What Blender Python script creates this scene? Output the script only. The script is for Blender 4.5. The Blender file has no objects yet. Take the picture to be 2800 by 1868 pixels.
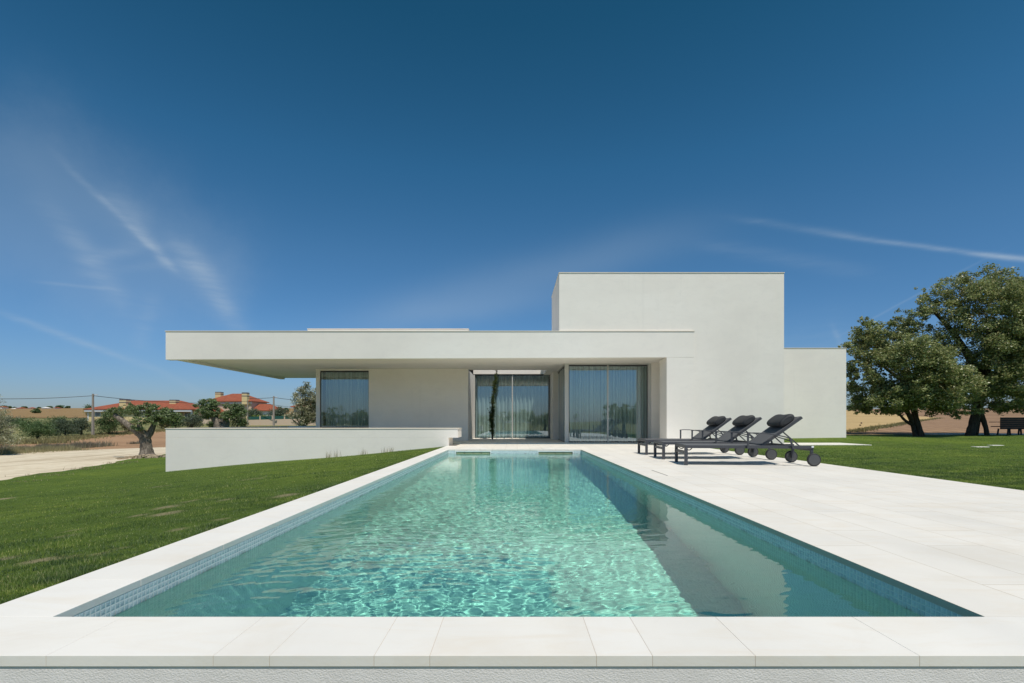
import bpy, math, random
import numpy as np
from mathutils import Vector
PI = math.pi
rng = np.random.default_rng(7)
random.seed(7)
scene = bpy.context.scene
COL = scene.collection

# ---------------------------------------------------------------- camera, world, sun, exposure
F = 1400.0; VX = 1406.2; VY = 1154.0; H = 0.73      # focal length and vanishing point in pixels of the 2800 wide photograph
SX, SY = -0.23, 0.47                                # shadow shift per metre of height
cam = bpy.data.cameras.new('camera'); camo = bpy.data.objects.new('camera', cam); COL.objects.link(camo)
camo.location = (0, 0, H); camo.rotation_euler = (PI/2, 0, 0)
cam.sensor_width = 36; cam.lens = 18.0
cam.shift_x = -(VX-1400)/2800; cam.shift_y = (VY-934)/2800
cam.clip_start = 0.05; cam.clip_end = 20000
scene.camera = camo

world = bpy.data.worlds.new('World'); scene.world = world; world.use_nodes = True
elev = math.atan2(1, math.hypot(SX, SY)); azim = math.atan2(-SX, -SY)

def px_dir(px, py):
    return Vector(((px-VX)/F, 1.0, (VY-py)/F)).normalized()

def build_world():
    nt = world.node_tree; N = nt.nodes; L = nt.links; N.clear()
    def math_(op, a, b=None, c=None):
        n = N.new('ShaderNodeMath'); n.operation = op
        for i, v in enumerate((a, b, c)):
            if v is None: continue
            if isinstance(v, (int, float)): n.inputs[i].default_value = v
            else: L.new(v, n.inputs[i])
        return n.outputs[0]
    def vdot(a, vec):
        n = N.new('ShaderNodeVectorMath'); n.operation = 'DOT_PRODUCT'
        L.new(a, n.inputs[0]); n.inputs[1].default_value = vec
        return n.outputs['Value']
    tc = N.new('ShaderNodeTexCoord')
    sky = N.new('ShaderNodeTexSky'); sky.sky_type = 'NISHITA'; sky.sun_disc = False
    sky.sun_elevation = elev; sky.sun_rotation = azim
    sky.altitude = 100; sky.air_density = 1.0; sky.dust_density = 0.6; sky.ozone_density = 2.0
    # distorted direction for feathery edges
    no = N.new('ShaderNodeTexNoise'); no.inputs['Scale'].default_value = 5; no.inputs['Detail'].default_value = 8; no.inputs['Roughness'].default_value = .62
    L.new(tc.outputs['Generated'], no.inputs['Vector'])
    sub = N.new('ShaderNodeVectorMath'); sub.operation = 'SUBTRACT'; L.new(no.outputs['Color'], sub.inputs[0]); sub.inputs[1].default_value = (.5, .5, .5)
    def distorted(amp):
        s = N.new('ShaderNodeVectorMath'); s.operation = 'SCALE'; L.new(sub.outputs[0], s.inputs[0]); s.inputs['Scale'].default_value = amp
        a = N.new('ShaderNodeVectorMath'); a.operation = 'ADD'; L.new(tc.outputs['Generated'], a.inputs[0]); L.new(s.outputs[0], a.inputs[1])
        return a.outputs[0]
    D1 = distorted(.16); D2 = distorted(.035); D3 = distorted(.008)
    # fibres: fine noise stretched across the streaks
    mp = N.new('ShaderNodeMapping'); mp.inputs['Scale'].default_value = (3, 3, 30); mp.inputs['Rotation'].default_value = (0, math.radians(-38), 0)
    L.new(D2, mp.inputs['Vector'])
    fib = N.new('ShaderNodeTexNoise'); fib.inputs['Scale'].default_value = 2.6; fib.inputs['Detail'].default_value = 7; fib.inputs['Roughness'].default_value = .6
    L.new(mp.outputs[0], fib.inputs['Vector'])
    fibr = N.new('ShaderNodeMapRange'); fibr.inputs['From Min'].default_value = .32; fibr.inputs['From Max'].default_value = .68; fibr.inputs['To Min'].default_value = .40; fibr.inputs['To Max'].default_value = 1.2
    L.new(fib.outputs[0], fibr.inputs[0])
    total = None
    def streak(p0, p1, width, strength, dist, fibre=True, endpow=4):
        nonlocal total
        a = px_dir(p0[0]*1.1915, p0[1]*1.1915); b = px_dir(p1[0]*1.1915, p1[1]*1.1915)
        n = a.cross(b).normalized(); mid = (a+b).normalized(); t = (b-a).normalized(); half = (b-a).length/2
        w = width*1.1915/F*mid.y
        x = math_('DIVIDE', vdot(dist, n), w); x2 = math_('MULTIPLY', x, x)
        s = math_('DIVIDE', math_('SUBTRACT', vdot(dist, t), mid.dot(t)), half); s4 = math_('POWER', math_('ABSOLUTE', s), endpow)
        e = math_('EXPONENT', math_('MULTIPLY', math_('ADD', x2, s4), -1.0))
        front = math_('GREATER_THAN', vdot(dist, mid), 0.0)
        e = math_('MULTIPLY', math_('MULTIPLY', e, front), strength)
        if fibre: e = math_('MULTIPLY', e, fibr.outputs[0])
        total = e if total is None else math_('ADD', total, e)
    streak((-60, 230), (520, 700), 120, .17, D1, False, 6)
    streak((-200, 420), (330, 760), 110, .13, D1, False)
    streak((150, 370), (400, 620), 8, .15, D2)
    streak((300, 500), (400, 625), 12, .20, D2)
    streak((410, 560), (555, 765), 24, .30, D2)
    streak((250, 430), (330, 540), 30, .12, D2)
    streak((200, 600), (400, 560), 9, .05, D2)
    streak((180, 640), (420, 600), 9, .05, D2)
    streak((330, 560), (180, 620), 18, .07, D2)
    streak((110, 470), (295, 715), 24, .15, D2)
    streak((80, 648), (250, 664), 4, .10, D3)
    streak((0, 718), (330, 838), 8, .24, D3)
    streak((300, 815), (480, 910), 8, .08, D3)
    streak((350, 680), (325, 800), 20, .12, D2)
    streak((780, 750), (1600, 535), 46, .13, D2, False)
    streak((880, 740), (1300, 680), 30, .10, D2, False)
    streak((1690, 502), (2010, 548), 8, .12, D3)
    streak((1930, 541), (2420, 604), 5.5, .25, D3)
    streak((2230, 582), (2500, 612), 6, .26, D3, False)
    streak((1600, 560), (1990, 622), 16, .09, D3)
    streak((1930, 768), (2260, 596), 2.6, .10, D3, False)
    streak((1908, 745), (1940, 812), 6, .13, D3)
    streak((1700, 780), (2500, 800), 60, .06, D1)
    cl = math_('MINIMUM', total, .8)
    # deepen the blue of the upper sky a little (a polarising filter does this to real sky light)
    g = N.new('ShaderNodeGamma'); g.inputs[1].default_value = SKY_GAMMA
    sc = N.new('ShaderNodeVectorMath'); sc.operation = 'MULTIPLY'
    sep = N.new('ShaderNodeSeparateXYZ'); L.new(tc.outputs['Generated'], sep.inputs[0])
    rp = N.new('ShaderNodeValToRGB'); L.new(sep.outputs[2], rp.inputs[0]); els = rp.color_ramp.elements
    while len(els) < len(SKY_TINTS): els.new(.5)
    for i_, (p_, c_) in enumerate(SKY_TINTS): els[i_].position = p_; els[i_].color = (*c_, 1)
    L.new(rp.outputs[0], sc.inputs[1])
    L.new(sky.outputs[0], g.inputs[0]); L.new(g.outputs[0], sc.inputs[0])
    mix = N.new('ShaderNodeMix'); mix.data_type = 'RGBA'
    L.new(cl, mix.inputs[0]); L.new(sc.outputs[0], mix.inputs[6]); mix.inputs[7].default_value = (5.9, 7.2, 8.5, 1)
    bg = N.new('ShaderNodeBackground'); bg.inputs[1].default_value = SKY_STRENGTH
    out = N.new('ShaderNodeOutputWorld')
    L.new(mix.outputs[2], bg.inputs[0]); L.new(bg.outputs[0], out.inputs[0])
SKY_STRENGTH = 0.075; SKY_GAMMA = 1.25; SKY_TINTS = [(0, (.44, .53, .77)), (.05, (.43, .54, .76)), (.14, (.43, .62, .79)), (.30, (.42, .72, .80)), (.44, (.30, .74, .79)), (.62, (.17, .62, .62)), (1, (.15, .5, .55))]
build_world()
sun = bpy.data.lights.new('sun', 'SUN'); suno = bpy.data.objects.new('sun', sun); COL.objects.link(suno)
sun.energy = 3.95; sun.angle = math.radians(.53); sun.color = (1, .925, .835)
suno.rotation_euler = Vector((-SX, -SY, 1)).to_track_quat('Z', 'Y').to_euler()
suno.location = (10, -20, 40)
sun.cycles.is_caustics_light = True
scene.view_settings.view_transform = 'Standard'; scene.view_settings.look = 'None'
scene.view_settings.exposure = 0; scene.view_settings.gamma = 1
cy = scene.cycles
cy.max_bounces = 10; cy.diffuse_bounces = 6; cy.glossy_bounces = 4; cy.transmission_bounces = 6; cy.transparent_max_bounces = 12
cy.caustics_reflective = False; cy.caustics_refractive = True; cy.sample_clamp_indirect = 6; cy.blur_glossy = .3
cy.use_denoising = True

# ---------------------------------------------------------------- materials
class NT:
    def __init__(s, name):
        s.m = bpy.data.materials.new(name); s.m.use_nodes = True
        s.t = s.m.node_tree; s.N = s.t.nodes; s.L = s.t.links; s.N.clear()
        s.out = s.N.new('ShaderNodeOutputMaterial')
        s.co = s.N.new('ShaderNodeTexCoord').outputs['Object']
        s.geo = s.N.new('ShaderNodeNewGeometry')
        s.pos = s.geo.outputs['Position']
    def set(s, inp, v):
        if isinstance(v, bpy.types.NodeSocket): s.L.new(v, inp)
        elif isinstance(v, (tuple, list)) and len(v) == 3 and inp.type == 'RGBA': inp.default_value = (*v, 1)
        else: inp.default_value = v
    def math(s, op, a, b=None, clamp=False):
        n = s.N.new('ShaderNodeMath'); n.operation = op; n.use_clamp = clamp
        s.set(n.inputs[0], a)
        if b is not None: s.set(n.inputs[1], b)
        return n.outputs[0]
    def mapping(s, scale, vec=None, rot=(0, 0, 0)):
        n = s.N.new('ShaderNodeMapping'); s.L.new(vec or s.pos, n.inputs[0]); n.inputs['Scale'].default_value = scale; n.inputs['Rotation'].default_value = rot
        return n.outputs[0]
    def noise(s, scale, detail=4, rough=.55, vec=None, dist=0):
        n = s.N.new('ShaderNodeTexNoise'); n.inputs['Scale'].default_value = scale; n.inputs['Detail'].default_value = detail
        n.inputs['Roughness'].default_value = rough; n.inputs['Distortion'].default_value = dist
        s.L.new(vec or s.pos, n.inputs['Vector']); return n.outputs[0]
    def ramp(s, f, stops):
        n = s.N.new('ShaderNodeValToRGB'); s.L.new(f, n.inputs[0]); e = n.color_ramp.elements
        while len(e) < len(stops): e.new(.5)
        for i, (p, c) in enumerate(stops): e[i].position = p; e[i].color = (*c, 1) if len(c) == 3 else c
        return n.outputs[0]
    def range(s, f, a, b, c=0, d=1):
        n = s.N.new('ShaderNodeMapRange'); s.L.new(f, n.inputs[0])
        for i, v in enumerate((a, b, c, d)): n.inputs[i+1].default_value = v
        return n.outputs[0]
    def mix(s, f, a, b, mode='MIX'):
        n = s.N.new('ShaderNodeMix'); n.data_type = 'RGBA'; n.blend_type = mode
        s.set(n.inputs[0], f); s.set(n.inputs[6], a); s.set(n.inputs[7], b); return n.outputs[2]
    def bump(s, h, strength=.3, dist=.01, normal=None):
        n = s.N.new('ShaderNodeBump'); n.inputs['Strength'].default_value = strength; n.inputs['Distance'].default_value = dist
        s.L.new(h, n.inputs['Height'])
        if normal: s.L.new(normal, n.inputs['Normal'])
        return n.outputs[0]
    def bsdf(s, color, rough=.7, normal=None, metal=0, spec=.5):
        n = s.N.new('ShaderNodeBsdfPrincipled'); s.set(n.inputs['Base Color'], color); s.set(n.inputs['Roughness'], rough)
        n.inputs['Metallic'].default_value = metal; n.inputs['Specular IOR Level'].default_value = spec
        if normal: s.L.new(normal, n.inputs['Normal'])
        return n.outputs[0]
    def finish(s, sh): s.L.new(sh, s.out.inputs[0]); return s.m
    def island(s): return s.geo.outputs['Random Per Island']

M = {}
def simple(name, col, rough=.6, metal=0, var=.06, nscale=8, bump=0, spec=.5):
    k = NT(name); f = k.noise(nscale, 5)
    lo = tuple(c*(1-var) for c in col); hi = tuple(min(1, c*(1+var)) for c in col)
    c = k.ramp(f, [(.3, lo), (.7, hi)])
    nrm = k.bump(k.noise(nscale*14, 3), bump, .003) if bump else None
    M[name] = k.finish(k.bsdf(c, rough, nrm, metal, spec)); return M[name]

def mat_plaster():
    k = NT('white_render')
    big = k.noise(.55, 6, .62); st = k.noise(1, 5, .6, k.mapping((.5, .5, 2.2)))
    c = k.ramp(big, [(.32, (.80, .755, .695)), (.5, (.845, .80, .735)), (.68, (.86, .82, .76))])
    c = k.mix(k.range(st, .45, .7, 0, .5), c, (.80, .755, .695))
    tr = k.noise(3.2, 7, .68, k.mapping((1, 1, 1.6)), .6); c = k.mix(k.range(tr, .50, .66, 0, .35), c, (.765, .725, .675))
    run = k.noise(1, 4, .6, k.mapping((9, 9, .35))); c = k.mix(k.range(run, .60, .75, 0, .22), c, (.70, .67, .62))
    n = k.bump(k.noise(170, 3), .12, .002); n = k.bump(k.noise(2.2, 3), .14, .012, n)
    return k.finish(k.bsdf(c, .85, n, spec=.2))
M['plaster'] = mat_plaster()
def mat_rough_render():
    k = NT('rough_grey_render')
    v = k.N.new('ShaderNodeTexVoronoi'); v.inputs['Scale'].default_value = 190; k.L.new(k.mapping((.7, 1, 1.2)), v.inputs['Vector'])
    h = k.math('ADD', k.noise(170, 5, .65), k.math('MULTIPLY', v.outputs[0], .45))
    c = k.ramp(k.noise(6, 5), [(.3, (.70, .675, .65)), (.7, (.79, .765, .74))])
    return k.finish(k.bsdf(c, .9, k.bump(h, .45, .004), spec=.2))
M['rough'] = mat_rough_render()
def stone(name, base, joints=True, face=False):
    k = NT(name)
    big = k.noise(1.6, 6, .6, k.mapping((1, .55, 1))); veins = k.noise(4.5, 8, .7, k.mapping((.35, 1.3, 1), rot=(0, 0, .12)), .8)
    c = k.ramp(big, [(.3, tuple(b*.955 for b in base)), (.55, base), (.75, tuple(min(.9, b*1.03) for b in base))])
    c = k.mix(k.range(veins, .48, .70, 0, .6), c, (base[0]*.93, base[1]*.87, base[2]*.79))
    sp = k.noise(260, 2); c = k.mix(k.range(sp, .62, .75, 0, .25), c, tuple(b*.8 for b in base))
    du = k.noise(.9, 7, .7, k.mapping((1, 1, 1), rot=(0, 0, .4)), 1.0); c = k.mix(k.range(du, .53, .66, 0, .5), c, tuple(b*w_ for b, w_ in zip(base, (.90, .875, .84))))
    if joints:
        br = k.N.new('ShaderNodeTexBrick'); br.offset = .37; br.squash = 1
        br.inputs['Scale'].default_value = 1; br.inputs['Mortar Size'].default_value = .0026; br.inputs['Mortar Smooth'].default_value = .1
        br.inputs['Brick Width'].default_value = 1.15; br.inputs['Row Height'].default_value = .335
        br.inputs['Color1'].default_value = (.945, .94, .935, 1); br.inputs['Color2'].default_value = (1, .99, .98, 1); br.inputs['Mortar'].default_value = (.70, .65, .58, 1)
        sw = k.N.new('ShaderNodeSeparateXYZ'); k.L.new(k.pos, sw.inputs[0]); cb = k.N.new('ShaderNodeCombineXYZ')
        k.L.new(sw.outputs[1], cb.inputs[0]); k.L.new(k.math('ADD', sw.outputs[0], .245), cb.inputs[1])
        k.L.new(cb.outputs[0], br.inputs['Vector'])
        c = k.mix(1, c, br.outputs[0], 'MULTIPLY')
    oi = k.N.new('ShaderNodeObjectInfo')
    if not joints: c = k.mix(1, c, k.ramp(oi.outputs['Random'], [(0, (.972, .968, .96)), (1, (1, 1, 1))]), 'MULTIPLY')
    n = k.bump(k.noise(60, 5, .65), .18, .003)
    return k.finish(k.bsdf(c, k.range(big, .3, .7, .55, .75), n, spec=.3))
M['deck'] = stone('pale_limestone', (.79, .765, .70))
M['coping'] = stone('limestone_coping', (.79, .77, .715), False)
M['cap'] = stone('cream_stone_cap', (.74, .68, .58), False)
def mat_tile():
    k = NT('pool_mosaic'); P = .0262
    sw = k.N.new('ShaderNodeSeparateXYZ'); k.L.new(k.pos, sw.inputs[0])
    nw = k.N.new('ShaderNodeSeparateXYZ'); k.L.new(k.geo.outputs['True Normal'], nw.inputs[0])
    grout = None; hts = None; cells = []
    for i in range(3):
        t = k.math('DIVIDE', k.math('ADD', sw.outputs[i], [.0023, .0031, .033][i]+50*P), P)
        fr = k.math('FRACT', t); cells.append(k.math('FLOOR', t))
        d = k.math('MINIMUM', fr, k.math('SUBTRACT', 1.0, fr))
        keep = k.math('ABSOLUTE', nw.outputs[i]); d = k.math('ADD', d, keep)
        grout = d if grout is None else k.math('MINIMUM', grout, d)
    g = k.range(grout, .06, .11, 1, 0)
    cb = k.N.new('ShaderNodeCombineXYZ')
    for i in range(3): k.L.new(cells[i], cb.inputs[i])
    wn = k.N.new('ShaderNodeTexWhiteNoise'); wn.noise_dimensions = '3D'; k.L.new(cb.outputs[0], wn.inputs['Vector'])
    c = k.ramp(wn.outputs[0], [(0, TILE_LO), (1, TILE_HI)])
    # the three rows above the water line are a bluer tile
    c = k.mix(k.math('GREATER_THAN', sw.outputs[2], -.1118), c, k.ramp(wn.outputs[0], [(0, (.46, .56, .60)), (1, (.62, .71, .74))]))
    c = k.mix(g, c, (.82, .85, .82))
    # brown scum line caught in the grout at the water line
    band = k.math('SUBTRACT', 1.0, k.math('MULTIPLY', k.math('ABSOLUTE', k.math('ADD', sw.outputs[2], .108)), 55), True)
    sc = k.math('MULTIPLY', k.math('MULTIPLY', band, k.range(k.noise(9, 7, .75), .46, .60, 0, 1)), k.range(g, 0, 1, .3, 1))
    c = k.mix(sc, c, (.16, .11, .05))
    h = k.math('MINIMUM', grout, .35)
    return k.finish(k.bsdf(c, k.range(g, 0, 1, .12, .8), k.bump(h, .5, .006), spec=.5))
TILE_LO = (.66, .76, .73); TILE_HI = (.79, .86, .83)
M['tile'] = mat_tile()
def mat_water():
    k = NT('pool_water')
    n = k.N.new('ShaderNodeBsdfPrincipled'); n.inputs['Base Color'].default_value = (.385, .97, .80, 1); n.inputs['Roughness'].default_value = 0
    n.inputs['IOR'].default_value = 1.333; n.inputs['Transmission Weight'].default_value = 1
    return k.finish(n.outputs[0])
M['water'] = mat_water()
def mat_glass(name, tint, base):
    k = NT(name)
    dt = k.N.new('ShaderNodeVectorMath'); dt.operation = 'DOT_PRODUCT'; k.L.new(k.geo.outputs['Incoming'], dt.inputs[0]); k.L.new(k.geo.outputs['Normal'], dt.inputs[1])
    sch = k.math('POWER', k.math('SUBTRACT', 1.0, k.math('ABSOLUTE', dt.outputs['Value']), True), 5.0)
    wav = k.bump(k.noise(.6, 2, .5), .10, .02)
    f = k.math('ADD', k.math('MULTIPLY', sch, 1-base), base, True)
    gl = k.N.new('ShaderNodeBsdfGlossy'); gl.inputs['Roughness'].default_value = 0; gl.inputs[0].default_value = (.80, .93, 1, 1); k.L.new(wav, gl.inputs['Normal'])
    tr = k.N.new('ShaderNodeBsdfTransparent'); tr.inputs[0].default_value = (*tint, 1)
    mx = k.N.new('ShaderNodeMixShader'); k.L.new(f, mx.inputs[0]); k.L.new(tr.outputs[0], mx.inputs[1]); k.L.new(gl.outputs[0], mx.inputs[2])
    return k.finish(mx.outputs[0])
M['glass'] = mat_glass('window_glass', (.80, .93, .93), .26)
def mat_curtain():
    k = NT('sheer_curtain')
    c = k.ramp(k.noise(30, 3, .5, k.mapping((3, 3, .05))), [(.3, (.72, .79, .78)), (.7, (.86, .91, .88))])
    d = k.N.new('ShaderNodeBsdfDiffuse'); k.L.new(c, d.inputs[0]); t = k.N.new('ShaderNodeBsdfTranslucent'); k.L.new(c, t.inputs[0])
    mx = k.N.new('ShaderNodeMixShader'); mx.inputs[0].default_value = .3; k.L.new(d.outputs[0], mx.inputs[1]); k.L.new(t.outputs[0], mx.inputs[2])
    # a sheer is denser where its folds turn edge-on
    dt = k.N.new('ShaderNodeVectorMath'); dt.operation = 'DOT_PRODUCT'; k.L.new(k.geo.outputs['Incoming'], dt.inputs[0]); k.L.new(k.geo.outputs['Normal'], dt.inputs[1])
    thin = k.range(k.math('ABSOLUTE', dt.outputs['Value']), .45, 1.0, .0, .50)
    tp = k.N.new('ShaderNodeBsdfTransparent'); m2 = k.N.new('ShaderNodeMixShader'); k.L.new(thin, m2.inputs[0]); k.L.new(mx.outputs[0], m2.inputs[1]); k.L.new(tp.outputs[0], m2.inputs[2])
    return k.finish(m2.outputs[0])
M['curtain'] = mat_curtain()
def mat_leaf(name, cols, trans=.25, rough=.5, spec=.4):
    k = NT(name)
    stops = [(i/(len(cols)-1), c) for i, c in enumerate(cols)]
    c = k.ramp(k.island(), stops)
    c = k.mix(k.range(k.noise(1.1, 3), .4, .65, 0, .35), c, cols[0])
    b = k.bsdf(c, rough, spec=spec); t = k.N.new('ShaderNodeBsdfTranslucent'); k.L.new(c, t.inputs[0])
    mx = k.N.new('ShaderNodeMixShader'); mx.inputs[0].default_value = trans; k.L.new(b, mx.inputs[1]); k.L.new(t.outputs[0], mx.inputs[2])
    return k.finish(mx.outputs[0])
M['oak'] = mat_leaf('oak_leaves', [(.13, .17, .055), (.24, .29, .10), (.44, .48, .22), (.34, .29, .14)], .34, .38)
M['olive'] = mat_leaf('olive_leaves', [(.08, .13, .04), (.14, .21, .065), (.23, .30, .12), (.38, .42, .28)])
M['green'] = mat_leaf('green_shrub_leaves', [(.055, .105, .035), (.11, .175, .06), (.18, .25, .10)])
M['grey'] = mat_leaf('grey_olive_leaves', [(.075, .105, .06), (.12, .16, .095), (.20, .24, .16)])
M['pale'] = mat_leaf('pale_leaves', [(.12, .14, .06), (.26, .28, .15), (.52, .50, .34), (.72, .69, .52)])
M['yellowgreen'] = mat_leaf('hedge_leaves', [(.12, .17, .02), (.22, .28, .03), (.30, .34, .05)])
M['cypress'] = mat_leaf('cypress_leaves', [(.035, .065, .02), (.07, .12, .03), (.16, .17, .04)])
M['dry'] = mat_leaf('dry_grass', [(.28, .24, .13), (.38, .33, .19), (.22, .24, .09)], .2)
M['brush'] = mat_leaf('dead_brush', [(.13, .11, .08), (.22, .19, .14), (.18, .18, .10)], .1)
M['weeds'] = mat_leaf('green_weeds', [(.16, .15, .07), (.25, .23, .10), (.36, .32, .13)], .2)
def mat_grass():
    k = NT('lawn_grass'); a = k.noise(.42, 4, .6, k.mapping((.6, 1.3, 1))); b = k.noise(2.2, 6, .68, k.mapping((.8, 1.5, 1), rot=(0, 0, .5)))
    c = k.ramp(k.island(), [(0, (.045, .085, .022)), (.45, (.11, .19, .045)), (.82, (.21, .29, .09)), (1, (.52, .52, .32))])
    wv = k.N.new('ShaderNodeTexWave'); wv.inputs['Scale'].default_value = .38; wv.inputs['Distortion'].default_value = 1.2; wv.inputs['Detail'].default_value = 2; k.L.new(k.mapping((1, 1, 1), rot=(0, 0, math.radians(62))), wv.inputs['Vector'])
    c = k.mix(k.range(wv.outputs[1], .35, .65, 0, 1), c, k.mix(1, c, (1.4, 1.3, 1.1), "MULTIPLY"))
    c = k.mix(k.range(a, .42, .62, 0, 1), c, k.mix(1, c, (1.6, 1.4, 1.0), 'MULTIPLY')); c = k.mix(k.range(b, .46, .56, 0, 1), c, k.mix(1, c, (.42, .52, .65), 'MULTIPLY'))
    b_ = k.bsdf(c, .5, spec=.4); t = k.N.new('ShaderNodeBsdfTranslucent'); k.L.new(c, t.inputs[0])
    mx = k.N.new('ShaderNodeMixShader'); mx.inputs[0].default_value = .35; k.L.new(b_, mx.inputs[1]); k.L.new(t.outputs[0], mx.inputs[2]); return k.finish(mx.outputs[0])
M['grass'] = mat_grass()
def mat_bark(name, a, b, scale=1):
    k = NT(name); v = k.mapping((7*scale, 7*scale, 1.6*scale)); f = k.noise(1.6, 7, .7, v, 1.2)
    c = k.ramp(f, [(.35, a), (.62, b)]); return k.finish(k.bsdf(c, .95, k.bump(f, 1.0, .06/scale), spec=.15))
M['bark_olive'] = mat_bark('olive_bark', (.06, .05, .04), (.30, .26, .21))
M['bark_oak'] = mat_bark('oak_bark', (.035, .028, .022), (.11, .09, .07))
M['bark_pale'] = mat_bark('pale_bark', (.14, .12, .09), (.34, .30, .25))
def mat_lawn():
    k = NT('lawn_turf')
    a = k.noise(.35, 5, .6, k.mapping((1, .8, 1))); b = k.noise(2.3, 6, .65); c3 = k.noise(38, 4, .7)
    c = k.ramp(a, [(.3, (.06, .11, .016)), (.5, (.10, .165, .022)), (.7, (.17, .235, .03))])
    c = k.mix(k.range(b, .42, .66, 0, .6), c, (.045, .090, .014))
    c = k.mix(k.range(c3, .35, .65, .0, .5), c, (.15, .19, .045))
    at = k.N.new('ShaderNodeAttribute'); at.attribute_name = 'bare'
    c = k.mix(k.math('MULTIPLY', at.outputs['Fac'], .85), c, k.ramp(c3, [(.3, (.24, .20, .11)), (.7, (.44, .36, .24))]))
    return k.finish(k.bsdf(c, .9, k.bump(c3, .9, .04), spec=.1))
M['lawn'] = mat_lawn()
def mat_soil(name, lo, hi, rows=None, bumpd=.08):
    k = NT(name); f = k.noise(1.3, 8, .72); g = k.noise(.05, 4, .5, k.mapping((1, 2, 1)))
    c = k.ramp(f, [(.3, lo), (.68, hi)]); c = k.mix(k.range(g, .4, .65, 0, .45), c, tuple(x*1.25 for x in hi))
    h = f
    if rows:
        w = k.N.new('ShaderNodeTexWave'); w.inputs['Scale'].default_value = rows[0]; w.inputs['Distortion'].default_value = 3; w.inputs['Detail'].default_value = 3
        k.L.new(k.mapping((1, 1, 1), rot=(0, 0, rows[1])), w.inputs['Vector'])
        c = k.mix(k.range(w.outputs[1], .3, .8, 0, rows[2]), c, tuple(x*.72 for x in lo)); h = k.math('ADD', f, w.outputs[1])
    return k.finish(k.bsdf(c, .95, k.bump(h, .8, bumpd), spec=.1))
M['soil'] = mat_soil('ploughed_soil', (.23, .135, .075), (.40, .255, .15), None, .15)
M['soil_right'] = mat_soil('ploughed_soil_rows', (.20, .125, .075), (.34, .22, .135), (.35, .35, .35), .1)
M['stubble'] = mat_soil('stubble_field', (.40, .28, .13), (.52, .38, .19), (.25, 1.2, .3), .08)
M['hill'] = mat_soil('golden_hill', (.22, .145, .07), (.33, .225, .11), (.035, 1.25, .45), .3)
M['ground'] = mat_soil('dry_ground', (.12, .14, .055), (.24, .22, .10), None, .1)
def mat_road():
    k = NT('chalk_track'); f = k.noise(2.2, 8, .7); v = k.mapping((1.5, .12, 1), rot=(0, 0, math.radians(3))); r = k.noise(1.2, 6, .65, v)
    c = k.ramp(f, [(.3, (.56, .47, .33)), (.6, (.70, .62, .47))]); c = k.mix(k.range(r, .50, .60, 0, .75), c, (.42, .34, .23))
    return k.finish(k.bsdf(c, .95, k.bump(k.math('ADD', f, r), .8, .05), spec=.1))
M['road'] = mat_road()
simple('frame_grey', (.50, .495, .47), .4, 0, .02)
simple('frame_dark', (.035, .037, .04), .4)
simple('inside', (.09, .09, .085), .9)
simple('floor_in', (.30, .27, .23), .6)
simple('metal_dark', (.058, .060, .068), .42, 0, .08, 30, .05)
simple('sling', (.115, .118, .122), .75, 0, .06, 60, .2)
simple('cushion', (.028, .029, .031), .6, 0, .1, 20, .1)
simple('rubber', (.02, .02, .022), .6)
simple('hubcap', (.075, .076, .078), .5)
simple('label_white', (.75, .77, .78), .5)
simple('bench_dark', (.008, .008, .010), .7)
simple('yellow_wall', (.68, .54, .29), .85)
simple('beige_wall', (.58, .46, .34), .85)
simple('white_trim', (.66, .67, .70), .7)
simple('door_dark', (.18, .18, .20), .6)
simple('shutter_green', (.02, .09, .06), .6)
simple('screen_green', (.012, .085, .070), .8)
simple('pole_concrete', (.30, .27, .23), .9)
simple('cable', (.05, .05, .055), .6)
simple('rock', (.40, .32, .22), .95, 0, .3, 6)
simple('plastic_white', (.78, .79, .76), .35)
simple('skimmer_dark', (.58, .50, .28), .6)
simple('grout_sand', (.50, .42, .33), .9)
simple('wood', (.12, .08, .05), .8)
simple('gap_dark', (.05, .045, .04), .9)
simple('lamp_lens', (.8, .8, .76), .4)
simple('far_white', (.72, .70, .66), .9)
def mat_rooftile():
    k = NT('terracotta_tiles'); w = k.N.new('ShaderNodeTexWave'); w.inputs['Scale'].default_value = 3.2
    k.L.new(k.pos, w.inputs['Vector']); f = k.noise(1.5, 5)
    c = k.ramp(f, [(.3, (.26, .078, .042)), (.7, (.37, .118, .065))])
    c = k.mix(k.range(w.outputs[1], 0, 1, 0, .25), c, (.20, .05, .03))
    return k.finish(k.bsdf(c, .8, k.bump(w.outputs[1], .4, .05), spec=.2))
M['rooftile'] = mat_rooftile()

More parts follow.
